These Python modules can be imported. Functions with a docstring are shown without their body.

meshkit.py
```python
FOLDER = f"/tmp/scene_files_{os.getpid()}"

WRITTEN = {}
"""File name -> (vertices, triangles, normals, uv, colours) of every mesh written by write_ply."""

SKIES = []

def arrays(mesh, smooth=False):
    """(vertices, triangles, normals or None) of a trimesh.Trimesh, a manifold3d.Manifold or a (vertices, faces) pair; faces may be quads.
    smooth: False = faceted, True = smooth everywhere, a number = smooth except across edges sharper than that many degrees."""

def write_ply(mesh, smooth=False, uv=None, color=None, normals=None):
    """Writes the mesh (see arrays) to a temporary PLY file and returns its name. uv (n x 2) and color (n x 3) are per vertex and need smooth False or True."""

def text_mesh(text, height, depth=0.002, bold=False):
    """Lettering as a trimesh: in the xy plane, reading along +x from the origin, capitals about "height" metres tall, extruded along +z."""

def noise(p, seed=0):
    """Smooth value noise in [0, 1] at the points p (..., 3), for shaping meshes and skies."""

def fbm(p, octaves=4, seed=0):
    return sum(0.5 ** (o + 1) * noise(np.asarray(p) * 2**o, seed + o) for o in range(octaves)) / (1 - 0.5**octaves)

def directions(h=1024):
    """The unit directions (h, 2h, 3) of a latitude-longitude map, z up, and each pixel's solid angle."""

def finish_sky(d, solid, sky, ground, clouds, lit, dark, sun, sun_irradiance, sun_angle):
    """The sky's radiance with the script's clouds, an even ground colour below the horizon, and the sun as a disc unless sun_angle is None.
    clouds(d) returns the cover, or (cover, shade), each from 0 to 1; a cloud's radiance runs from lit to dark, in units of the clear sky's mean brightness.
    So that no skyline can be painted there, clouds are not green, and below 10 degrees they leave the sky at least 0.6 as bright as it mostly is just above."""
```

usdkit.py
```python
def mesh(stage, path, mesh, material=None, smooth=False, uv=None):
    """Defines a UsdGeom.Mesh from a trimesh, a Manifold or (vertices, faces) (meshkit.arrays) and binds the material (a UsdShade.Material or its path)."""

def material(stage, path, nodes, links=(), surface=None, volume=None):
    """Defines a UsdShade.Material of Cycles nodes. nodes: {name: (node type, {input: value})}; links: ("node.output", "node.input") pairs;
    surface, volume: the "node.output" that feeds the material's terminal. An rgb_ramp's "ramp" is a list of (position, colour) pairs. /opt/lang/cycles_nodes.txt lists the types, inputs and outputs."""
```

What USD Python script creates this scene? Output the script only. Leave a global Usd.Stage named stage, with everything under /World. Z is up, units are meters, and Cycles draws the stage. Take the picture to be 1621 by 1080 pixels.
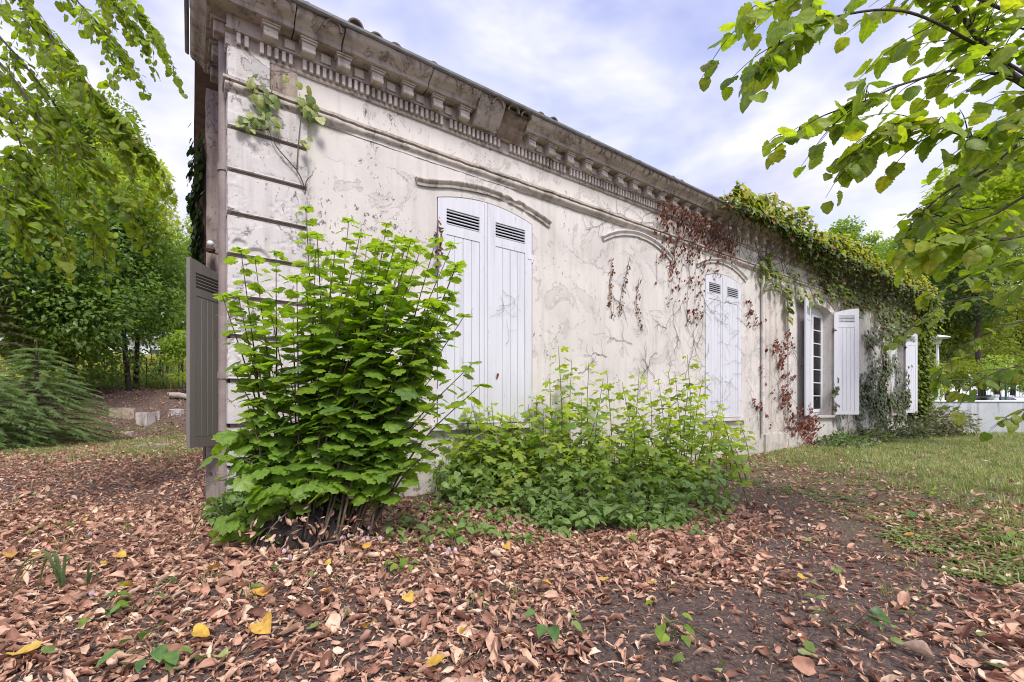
import math, random
import numpy as np
import trimesh, shapely, manifold3d
from shapely.geometry import Polygon, box as sbox
from pxr import Usd, UsdGeom, UsdShade, UsdLux, Gf, Sdf, Vt
import usdkit, meshkit

stage = Usd.Stage.CreateInMemory()
UsdGeom.SetStageUpAxis(stage, UsdGeom.Tokens.z)
UsdGeom.SetStageMetersPerUnit(stage, 1.0)
UsdGeom.Xform.Define(stage, '/World')
UsdGeom.Scope.Define(stage, '/World/Looks')
PI = math.pi

# ------------------------------------------------------------------ camera
CAM = np.array([-0.314, -4.92, 1.0])
TH = math.radians(54.77)                       # angle between the facade and the view axis' normal
RIGHT = np.array([math.sin(TH), -math.cos(TH), 0.0])
FWD = np.array([math.cos(TH), math.sin(TH), 0.0])
cam = UsdGeom.Camera.Define(stage, '/World/camera')
M = np.eye(4); M[0, :3] = RIGHT; M[1, :3] = [0, 0, 1]; M[2, :3] = -FWD; M[3, :3] = CAM
cam.AddTransformOp().Set(Gf.Matrix4d(*M.ravel().tolist()))
cam.CreateHorizontalApertureAttr(36.0)
cam.CreateVerticalApertureAttr(36.0 * 682 / 1024)
cam.CreateFocalLengthAttr(36.0 * 720 / 1621)
cam.CreateVerticalApertureOffsetAttr(36.0 * 104 / 1621)
cam.CreateHorizontalApertureOffsetAttr(0.0)
cam.CreateClippingRangeAttr(Gf.Vec2f(0.05, 2000))
cam.CreateExposureAttr(1.5)

# ------------------------------------------------------------------ sky and sun
SUN_AZ = math.radians(192)                     # towards the sun, from +y clockwise to +x: in front of the facade
SUN_EL = math.radians(52)
sund = np.array([math.cos(SUN_EL) * math.sin(SUN_AZ), math.cos(SUN_EL) * math.cos(SUN_AZ), math.sin(SUN_EL)])
M_sky = usdkit.material(stage, '/World/Looks/overcast_sky', {
    'tc': ('texture_coordinate', {}),
    'map': ('mapping', {'scale': (1.0, 1.0, 2.2)}),
    'n1': ('noise_texture', {'scale': 2.3, 'detail': 7, 'roughness': 0.5, 'distortion': 0.35}),
    'cover': ('map_range', {'from_min': 0.34, 'from_max': 0.54, 'to_min': 0.66, 'to_max': 1.0, 'clamp': True}),
    'n2': ('noise_texture', {'scale': 3.4, 'detail': 4, 'roughness': 0.55, 'distortion': 0.2}),
    'tone': ('rgb_ramp', {'ramp': [(0.30, (2.6, 2.75, 4.5)), (0.47, (3.7, 3.75, 5.0)), (0.62, (5.0, 4.9, 5.5))]}),
    'sky': ('sky_texture', {'sky_type': 'single_scattering', 'sun_disc': False, 'sun_elevation': SUN_EL, 'sun_rotation': SUN_AZ}),
    'mix': ('mix_color', {}),
    'bg': ('background_shader', {'strength': 0.085})},
    [('tc.generated', 'map.vector'), ('map.vector', 'n1.vector'), ('map.vector', 'n2.vector'), ('n1.fac', 'cover.value'), ('n2.fac', 'tone.fac'),
     ('cover.result', 'mix.fac'), ('sky.color', 'mix.a'), ('tone.color', 'mix.b'), ('mix.result', 'bg.color')], surface='bg.background')
dome = UsdLux.DomeLight.Define(stage, '/World/sky')
UsdShade.MaterialBindingAPI.Apply(dome.GetPrim()).Bind(M_sky)
dome.GetPrim().SetCustomDataByKey('kind', 'structure')
sun = UsdLux.DistantLight.Define(stage, '/World/sun')
sun.CreateNormalizeAttr(True)
sun.CreateIntensityAttr(0.38)
sun.CreateAngleAttr(16.0)
sun.CreateColorAttr(Gf.Vec3f(1.0, 0.955, 0.90))
zx = sund; xx = np.cross([0, 0, 1], zx); xx /= np.linalg.norm(xx); yx = np.cross(zx, xx)
S = np.eye(4); S[0, :3] = xx; S[1, :3] = yx; S[2, :3] = zx
sun.AddTransformOp().Set(Gf.Matrix4d(*S.ravel().tolist()))

# ------------------------------------------------------------------ helpers
_used = {}
def numbered(parent, name):
    k = (parent, name)
    n = _used.get(k, 0); _used[k] = n + 1
    return name if n == 0 else f'{name}_{n:03d}'

def _ppath(parent):
    return '/World' if parent is None else (parent if isinstance(parent, str) else str(parent.GetPath()))

def tag(o, label=None, cat=None, group=None, kind=None):
    p = o.GetPrim() if hasattr(o, 'GetPrim') else o
    for k, v in (('label', label), ('category', cat), ('group', group), ('kind', kind)):
        if v: p.SetCustomDataByKey(k, v)
    return p

def obj(name, mesh, mat, parent=None, smooth=False, label=None, cat=None, group=None, kind=None, uv=None):
    if isinstance(mesh, MB): mesh = mesh.arr()
    pp = _ppath(parent)
    m = usdkit.mesh(stage, f'{pp}/{numbered(pp, name)}', mesh, mat, smooth, uv)
    m.CreateDoubleSidedAttr(True)
    return tag(m, label, cat, group, kind)

def thing(name, label, cat, loc=(0, 0, 0), rz=0.0, group=None, kind=None):
    x = UsdGeom.Xform.Define(stage, '/World/' + numbered('/World', name))
    x.AddTranslateOp().Set(Gf.Vec3d(*map(float, loc)))
    if rz: x.AddRotateZOp().Set(math.degrees(rz))
    return tag(x, label, cat, group, kind)

def copy_of(proto, name, label, cat, loc, rot=(0, 0, 0), scale=1.0, group=None):
    x = UsdGeom.Xform.Define(stage, '/World/' + numbered('/World', name))
    x.AddTranslateOp().Set(Gf.Vec3d(*map(float, loc)))
    x.AddRotateXYZOp().Set(Gf.Vec3f(*map(float, rot)))
    if scale != 1.0: x.AddScaleOp().Set(Gf.Vec3f(scale, scale, scale))
    p = x.GetPrim()
    p.GetReferences().AddInternalReference(proto.GetPath())
    p.SetInstanceable(True)
    return tag(p, label, cat, group)

class MB:
    """Collects boxes, tubes and loose meshes into one mesh."""
    def __init__(s): s.v, s.f, s.n = [], [], 0
    def add(s, v, f):
        v = np.asarray(v, float); f = np.asarray(f, int)
        if f.shape[1] == 4: f = np.vstack([f[:, [0, 1, 2]], f[:, [0, 2, 3]]])
        s.v.append(v); s.f.append(f + s.n); s.n += len(v); return s
    def mesh(s, m):
        return s.add(*meshkit.arrays(m)[:2])
    def box(s, lo, hi, bev=0.0):
        return s.add(*bbox(lo, hi, bev))
    def tube(s, pts, rad, sides=6, cap=True):
        return s.add(*tube(pts, rad, sides, cap))
    def arr(s): return np.vstack(s.v), np.vstack(s.f)

def bbox(lo, hi, bev=0.0):
    lo, hi = np.minimum(lo, hi).astype(float), np.maximum(lo, hi).astype(float)
    if bev <= 0:
        m = trimesh.creation.box(bounds=[lo, hi]); return np.array(m.vertices), np.array(m.faces)
    b = min(bev, 0.45 * (hi - lo).min()); P = []
    for a in range(3):
        for sx in (0, 1):
            for sy in (0, 1):
                for sz in (0, 1):
                    s_ = [sx, sy, sz]; p = [hi[i] if s_[i] else lo[i] for i in range(3)]
                    for i in range(3):
                        if i != a: p[i] += -b if s_[i] else b
                    P.append(p)
    h = trimesh.convex.convex_hull(np.array(P)); return np.array(h.vertices), np.array(h.faces)

def tube(pts, rad, sides=6, cap=True):
    p = np.asarray(pts, float); n = len(p)
    t = np.gradient(p, axis=0); t /= np.linalg.norm(t, axis=1, keepdims=True) + 1e-12
    ref = np.where(np.abs(t[:, 2:]) < 0.9, [[0, 0, 1.0]], [[1.0, 0, 0]])
    ref = np.repeat(ref[:1], n, 0) if np.ptp(np.abs(t[:, 2])) < .5 else ref
    a = np.cross(t, ref); a /= np.linalg.norm(a, axis=1, keepdims=True) + 1e-12
    b = np.cross(t, a); an = np.arange(sides) * 2 * PI / sides
    r = np.broadcast_to(np.asarray(rad, float), (n,))
    v = (p[:, None] + r[:, None, None] * (np.cos(an)[None, :, None] * a[:, None] + np.sin(an)[None, :, None] * b[:, None])).reshape(-1, 3)
    i, j = np.meshgrid(np.arange(n - 1), np.arange(sides), indexing='ij')
    q = np.stack([i * sides + j, i * sides + (j + 1) % sides, (i + 1) * sides + (j + 1) % sides, (i + 1) * sides + j], -1).reshape(-1, 4)
    f = np.vstack([q[:, [0, 1, 2]], q[:, [0, 2, 3]]])
    if cap:
        f = np.vstack([f] + [[[e * sides, e * sides + (k if e else k + 1), e * sides + (k + 1 if e else k)] for k in range(1, sides - 1)] for e in (0, n - 1)])
    return v, f

def sweep(profile, path, closed=True):
    """profile: (k, 2) offsets; path: list of frames (origin, u axis, v axis). Closed tube of the profile, ends capped."""
    k = len(profile); V = []
    for o, u, v in path:
        V.append(np.asarray(o) + profile[:, :1] * np.asarray(u) + profile[:, 1:] * np.asarray(v))
    V = np.vstack(V); F = []
    for i in range(len(path) - 1):
        for j in range(k):
            a, b = i * k + j, i * k + (j + 1) % k
            F += [[a, b, b + k], [a, b + k, a + k]]
    tri = trimesh.creation.triangulate_polygon(Polygon(profile), engine='earcut')[1]
    tv = trimesh.creation.triangulate_polygon(Polygon(profile), engine='earcut')[0]
    idx = np.array([np.argmin(np.linalg.norm(profile - q, axis=1)) for q in tv])
    F = F + idx[tri].tolist() + (idx[tri][:, ::-1] + (len(path) - 1) * k).tolist()
    return V, np.array(F)

def smoothstep(a, b, x):
    t = np.clip((np.asarray(x, float) - a) / (b - a), 0, 1); return t * t * (3 - 2 * t)

def rotz(a): c, s = math.cos(a), math.sin(a); return np.array([[c, -s, 0], [s, c, 0], [0, 0, 1.0]])
def roty(a): c, s = math.cos(a), math.sin(a); return np.array([[c, 0, s], [0, 1, 0], [-s, 0, c]])
def rotx(a): c, s = math.cos(a), math.sin(a); return np.array([[1, 0, 0], [0, c, -s], [0, s, c]])
def unit(v): v = np.asarray(v, float); return v / (np.linalg.norm(v) + 1e-12)

def basis(d, up):
    """Matrix whose columns are: d (x), side (y), normal (z), the normal as near to up as d allows."""
    x = unit(d); z = np.asarray(up, float) - x * np.dot(up, x)
    if np.linalg.norm(z) < 1e-3: z = np.cross(x, [0.3, 1, 0.2])
    z = unit(z); return np.stack([x, np.cross(z, x), z], 1)

def in_view(p, margin=0.1):
    """Which points the photograph's frame could show (used to leave unseen copies out)."""
    q = np.atleast_2d(p) - CAM; D = q @ FWD
    u = (q @ RIGHT) / np.maximum(D, 1e-3); v = q[:, 2] / np.maximum(D, 1e-3)
    return (D > 0.3) & (np.abs(u) < 1.126 + margin) & (v > -0.606 - margin) & (v < 0.895 + margin)

def ground_z(x, y):
    x, y = np.asarray(x, float), np.asarray(y, float)
    p = np.stack([x, y, np.zeros_like(x)], -1)
    n = (meshkit.fbm(p * 0.55, 3, 5) - 0.5) * 0.10 + (meshkit.fbm(p * 2.6, 2, 9) - 0.5) * 0.035
    bank = smoothstep(11.3, 17.0, y + 0.35 * np.minimum(x + 1, 0)) * smoothstep(2.5, 0.2, x)
    field = 1.95 * smoothstep(16.8, 31.0, y) * smoothstep(4.0, -1.0, x - 0.12 * y)
    return field + n * smoothstep(-0.2, 1.2, np.hypot(x - CAM[0], y - CAM[1]) - 0.4) + 1.72 * bank * (1 + 0.25 * (meshkit.fbm(p * 0.9, 3, 2) - 0.5))

# ------------------------------------------------------------------ materials
def mat(name, nodes, links, surface='p.BSDF'):
    return usdkit.material(stage, '/World/Looks/' + name, nodes, links, surface=surface)

def plain(name, col, rough=0.6, var=0.25, scale=6.0, bump=0.15, bscale=40.0, metallic=0.0, spec=0.5, dark=0.6):
    """A surface with soft tone patches and fine relief."""
    c = np.array(col)
    return mat(name, {
        'g': ('geometry', {}),
        'n': ('noise_texture', {'scale': scale, 'detail': 6, 'roughness': 0.62}),
        'r': ('rgb_ramp', {'ramp': [(0.25, tuple(c * (1 - var) * (dark + 0.4 if dark < 0.6 else 1))), (0.5, tuple(c)), (0.75, tuple(np.minimum(c * (1 + var), 0.9)))]}),
        'nb': ('noise_texture', {'scale': bscale, 'detail': 5, 'roughness': 0.6}),
        'b': ('bump', {'strength': bump, 'distance': 0.02}),
        'p': ('principled_bsdf', {'roughness': rough, 'metallic': metallic, 'specular_ior_level': spec})},
        [('g.position', 'n.vector'), ('g.position', 'nb.vector'), ('n.fac', 'r.fac'), ('r.color', 'p.base_color'), ('nb.fac', 'b.height'), ('b.normal', 'p.normal')])

def render_mat(name, base, grime, pock=1.0, peel=0.5, crack=1.0, streak=0.5, bumpk=0.5, damp=0.0):
    """Old painted plaster or stone: mottled tone, flaked patches with a raised edge, pock marks, hairline cracks, rain streaks."""
    b, g = np.array(base), np.array(grime)
    nodes = {
        'g': ('geometry', {}),
        'sep': ('separate_xyz', {}),
        # large mottling
        'n1': ('noise_texture', {'scale': 1.3, 'detail': 6, 'roughness': 0.62, 'distortion': 0.4}),
        'r1': ('rgb_ramp', {'ramp': [(0.28, tuple(b * 0.87)), (0.45, tuple(b)), (0.62, tuple(np.minimum(b * 1.08 + 0.01, 0.86)))]}),
        # vertical rain streaks
        'mp': ('mapping', {'scale': (7.0, 7.0, 0.7)}),
        'n2': ('noise_texture', {'scale': 1.0, 'detail': 5, 'roughness': 0.6}),
        's2': ('map_range', {'from_min': 0.50, 'from_max': 0.72, 'to_min': 0.0, 'to_max': streak, 'clamp': True}),
        'mx1': ('mix_color', {'b': tuple(g * 1.25)}),
        # flaked patches
        'n3': ('noise_texture', {'scale': 2.1, 'detail': 8, 'roughness': 0.68, 'distortion': 0.9}),
        'pk': ('map_range', {'from_min': 0.575, 'from_max': 0.585, 'to_min': 0.0, 'to_max': 1.0, 'clamp': True}),
        'edge1': ('map_range', {'from_min': 0.560, 'from_max': 0.578, 'to_min': 0.0, 'to_max': 1.0, 'clamp': True}),
        'edge2': ('map_range', {'from_min': 0.578, 'from_max': 0.592, 'to_min': 1.0, 'to_max': 0.0, 'clamp': True}),
        'edge': ('math', {'math_type': 'multiply'}),
        'edgek': ('math', {'math_type': 'multiply', 'value2': 0.55 * peel}),
        'pkk': ('math', {'math_type': 'multiply', 'value2': 0.30 * peel}),
        'mx2': ('mix_color', {'b': tuple(b * 0.62)}),
        'mx2b': ('mix_color', {'b': tuple(g * 0.8)}),
        # pock marks
        'mpv': ('mapping', {'scale': (1.0, 1.0, 0.62)}),
        'nd': ('noise_texture', {'scale': 3.2, 'detail': 6, 'roughness': 0.7}),
        'wv': ('vector_math', {'math_type': 'multiply_add', 'vector2': (0.34, 0.34, 0.34)}),
        'n4': ('noise_texture', {'scale': 20.0, 'detail': 4, 'roughness': 0.7, 'distortion': 0.6}),
        'n4m': ('noise_texture', {'scale': 0.9, 'detail': 3}),
        'n4a': ('map_range', {'from_min': 0.42, 'from_max': 0.62, 'to_min': -0.04, 'to_max': 0.085, 'clamp': True}),
        'n4s': ('math', {'math_type': 'add'}), 'nx': ('map_range', {'from_min': 0.6, 'from_max': 4.2, 'to_min': 0.052, 'to_max': -0.012, 'clamp': True}), 'n4x': ('math', {'math_type': 'add'}),
        'p4': ('map_range', {'from_min': 0.690, 'from_max': 0.735, 'to_min': 0.0, 'to_max': 0.8 * pock, 'clamp': True}),
        'mx3': ('mix_color', {'b': tuple(g * 0.55)}),
        # cracks
        'v': ('voronoi_texture', {'feature': 'distance_to_edge', 'scale': 0.85, 'detail': 2, 'roughness': 0.6}),
        'cr': ('map_range', {'from_min': 0.0, 'from_max': 0.0065, 'to_min': 1.0, 'to_max': 0.0, 'clamp': True}),
        'n5': ('noise_texture', {'scale': 1.7, 'detail': 2}),
        'cm': ('map_range', {'from_min': 0.50, 'from_max': 0.60, 'to_min': 0.0, 'to_max': 0.75 * crack, 'clamp': True}),
        'ck': ('math', {'math_type': 'multiply'}),
        'mx4': ('mix_color', {'b': tuple(g * 0.4)}),
        # damp, green foot
        'dz': ('map_range', {'from_min': 0.1, 'from_max': 1.1, 'to_min': 1.0, 'to_max': 0.0, 'clamp': True}),
        'dn': ('map_range', {'from_min': 0.35, 'from_max': 0.62, 'to_min': 0.1, 'to_max': 1.0, 'clamp': True}),
        'dk': ('math', {'math_type': 'multiply'}),
        'dk2': ('math', {'math_type': 'multiply', 'value2': damp}),
        'mx5': ('mix_color', {'b': (0.22, 0.22, 0.13)}),
        # relief
        'nf': ('noise_texture', {'scale': 60.0, 'detail': 4, 'roughness': 0.6}),
        'h1': ('math', {'math_type': 'multiply', 'value2': 0.25}),
        'h2': ('math', {'math_type': 'multiply_add', 'value2': -0.5 * peel}),
        'h3': ('math', {'math_type': 'multiply_add', 'value2': -0.8}),
        'h4': ('math', {'math_type': 'multiply_add', 'value2': -0.8}),
        'bp': ('bump', {'strength': bumpk, 'distance': 0.012}),
        'p': ('principled_bsdf', {'roughness': 0.85, 'specular_ior_level': 0.25})}
    L = [('g.position', 'sep.vector'), ('g.position', 'n1.vector'), ('n1.fac', 'r1.fac'),
         ('g.position', 'mp.vector'), ('mp.vector', 'n2.vector'), ('n2.fac', 's2.value'), ('s2.result', 'mx1.fac'), ('r1.color', 'mx1.a'),
         ('g.position', 'n3.vector'), ('n3.fac', 'pk.value'), ('n3.fac', 'edge1.value'), ('n3.fac', 'edge2.value'), ('edge1.result', 'edge.value1'), ('edge2.result', 'edge.value2'), ('edge.value', 'edgek.value1'),
         ('pk.result', 'pkk.value1'), ('pkk.value', 'mx2.fac'), ('mx1.result', 'mx2.a'), ('edgek.value', 'mx2b.fac'), ('mx2.result', 'mx2b.a'),
         ('g.position', 'mpv.vector'), ('mpv.vector', 'n4.vector'), ('g.position', 'n4m.vector'), ('n4m.fac', 'n4a.value'), ('n4.fac', 'n4s.value1'), ('n4a.result', 'n4s.value2'), ('sep.x', 'nx.value'), ('n4s.value', 'n4x.value1'), ('nx.result', 'n4x.value2'), ('n4x.value', 'p4.value'), ('p4.result', 'mx3.fac'), ('mx2b.result', 'mx3.a'),
         ('g.position', 'nd.vector'), ('nd.color', 'wv.vector1'), ('g.position', 'wv.vector3'), ('wv.vector', 'v.vector'), ('v.distance', 'cr.value'), ('g.position', 'n5.vector'), ('n5.fac', 'cm.value'), ('cr.result', 'ck.value1'), ('cm.result', 'ck.value2'), ('ck.value', 'mx4.fac'), ('mx3.result', 'mx4.a'),
         ('sep.z', 'dz.value'), ('n1.fac', 'dn.value'), ('dz.result', 'dk.value1'), ('dn.result', 'dk.value2'), ('dk.value', 'dk2.value1'), ('dk2.value', 'mx5.fac'), ('mx4.result', 'mx5.a'), ('mx5.result', 'p.base_color'),
         ('g.position', 'nf.vector'), ('nf.fac', 'h1.value1'), ('pk.result', 'h2.value1'), ('h1.value', 'h2.value3'), ('p4.result', 'h3.value1'), ('h2.value', 'h3.value3'), ('ck.value', 'h4.value1'), ('h3.value', 'h4.value3'), ('h4.value', 'bp.height'), ('bp.normal', 'p.normal')]
    return mat(name, nodes, L)

M_wall = render_mat('old_cream_render', (0.575, 0.535, 0.505), (0.215, 0.19, 0.165), pock=1.1, peel=0.7, crack=0.7, streak=0.32, damp=0.6)
M_wall_bad = render_mat('flaking_render', (0.53, 0.48, 0.44), (0.22, 0.185, 0.15), pock=1.0, peel=1.0, crack=1.0, streak=0.7, bumpk=0.8, damp=0.4)
M_quoin = render_mat('painted_quoin_stone', (0.54, 0.505, 0.495), (0.18, 0.15, 0.13), pock=0.7, peel=1.9, crack=0.8, streak=0.45, bumpk=0.55, damp=0.5)
M_joint = plain('shadowed_joint', (0.18, 0.142, 0.122), 0.9, 0.3, 9, 0.4)  # shadow of the recessed joints put into this dark colour
M_mould = render_mat('weathered_moulding', (0.47, 0.415, 0.375), (0.13, 0.105, 0.085), pock=0.8, peel=0.8, crack=0.6, streak=0.9, bumpk=0.9)
M_cornice = render_mat('grey_cornice_stone', (0.41, 0.345, 0.31), (0.12, 0.098, 0.08), pock=0.8, peel=0.8, crack=0.5, streak=1.0, bumpk=0.9)
M_mod = render_mat('pale_bracket_stone', (0.52, 0.455, 0.42), (0.16, 0.135, 0.115), pock=0.6, peel=0.7, crack=0.3, streak=0.8, bumpk=0.8)
M_mortar = plain('exposed_brown_mortar', (0.25, 0.185, 0.15), 0.95, 0.45, 9, 1.0, 25)
M_frieze = render_mat('bare_frieze_stone', (0.36, 0.29, 0.245), (0.13, 0.10, 0.08), pock=1.0, peel=1.2, crack=0.5, streak=1.0, bumpk=1.0)
M_leftwall = render_mat('side_render_painted_shade', (0.30, 0.24, 0.225), (0.12, 0.09, 0.08), pock=0.8, peel=0.6, crack=0.6, streak=0.9, bumpk=0.7, damp=0.3)  # front render darkened, the shade of the side face put into its colour
M_zinc = plain('dull_zinc', (0.20, 0.195, 0.20), 0.55, 0.35, 8, 0.15, 40, 0.3)
M_pipe = plain('brown_painted_pipe', (0.24, 0.19, 0.175), 0.55, 0.3, 5, 0.2, 60)
M_tile = plain('grey_brown_clay_tile', (0.20, 0.15, 0.135), 0.9, 0.4, 6, 0.5, 40)
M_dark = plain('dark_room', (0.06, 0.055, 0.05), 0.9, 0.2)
M_jamb = render_mat('jamb_stone', (0.42, 0.36, 0.31), (0.16, 0.125, 0.10), pock=0.6, peel=0.6, crack=0.5, streak=0.8)
M_iron = plain('rusty_iron', (0.10, 0.055, 0.04), 0.8, 0.5, 30, 0.4, 90)

def paint_mat(name, col, grime, flake=0.5):
    c, g = np.array(col), np.array(grime)
    return mat(name, {
        'g': ('geometry', {}), 'oi': ('object_info', {}),
        'off': ('vector_math', {'math_type': 'multiply_add', 'vector2': (7.0, 3.0, 5.0)}),
        'mp': ('mapping', {'scale': (14.0, 14.0, 0.9)}),
        'n': ('noise_texture', {'scale': 1.0, 'detail': 6, 'roughness': 0.65}),
        'r': ('rgb_ramp', {'ramp': [(0.25, tuple(c * 0.78)), (0.46, tuple(c * 0.97)), (0.7, tuple(np.minimum(c * 1.05, 0.9)))]}),
        'mp2': ('mapping', {'scale': (26.0, 26.0, 4.5)}),
        'n2': ('noise_texture', {'scale': 1.0, 'detail': 6, 'roughness': 0.7}),
        'f': ('map_range', {'from_min': 0.625, 'from_max': 0.70, 'to_min': 0.0, 'to_max': flake, 'clamp': True}),
        'mx': ('mix_color', {'b': tuple(g)}),
        'sep': ('separate_xyz', {}),
        'lo': ('map_range', {'from_min': 0.75, 'from_max': 1.5, 'to_min': 0.5, 'to_max': 0.0, 'clamp': True}),
        'lk': ('math', {'math_type': 'multiply'}),
        'mx2': ('mix_color', {'b': tuple(g * 1.2)}),
        'b': ('bump', {'strength': 0.35, 'distance': 0.004}),
        'p': ('principled_bsdf', {'roughness': 0.5, 'specular_ior_level': 0.4})},
        [('oi.random', 'off.vector1'), ('g.position', 'off.vector3'), ('off.vector', 'mp.vector'), ('mp.vector', 'n.vector'), ('n.fac', 'r.fac'), ('off.vector', 'mp2.vector'), ('mp2.vector', 'n2.vector'),
         ('n2.fac', 'f.value'), ('f.result', 'mx.fac'), ('r.color', 'mx.a'), ('g.position', 'sep.vector'), ('sep.z', 'lo.value'), ('lo.result', 'lk.value1'), ('n.fac', 'lk.value2'), ('lk.value', 'mx2.fac'), ('mx.result', 'mx2.a'), ('mx2.result', 'p.base_color'), ('n2.fac', 'b.height'), ('b.normal', 'p.normal')])
M_shutter = paint_mat('white_shutter_paint', (0.60, 0.60, 0.645), (0.24, 0.21, 0.19), 0.8)
M_shutter_b = paint_mat('bright_shutter_paint', (0.60, 0.60, 0.66), (0.34, 0.30, 0.27), 0.35)
M_shutter_g = paint_mat('grey_shutter_paint', (0.20, 0.185, 0.165), (0.085, 0.075, 0.06), 0.7)
M_frame = paint_mat('window_frame_paint', (0.66, 0.66, 0.70), (0.3, 0.27, 0.24), 0.3)
M_glass = usdkit.material(stage, '/World/Looks/window_glass', {
    'fr': ('fresnel', {'IOR': 1.5}), 't': ('transparent_bsdf', {'color': (0.85, 0.9, 0.9)}), 'gl': ('glossy_bsdf', {'roughness': 0.02}), 'm': ('mix_closure', {})},
    [('fr.fac', 'm.fac'), ('t.BSDF', 'm.closure1'), ('gl.BSDF', 'm.closure2')], surface='m.closure')

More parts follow.
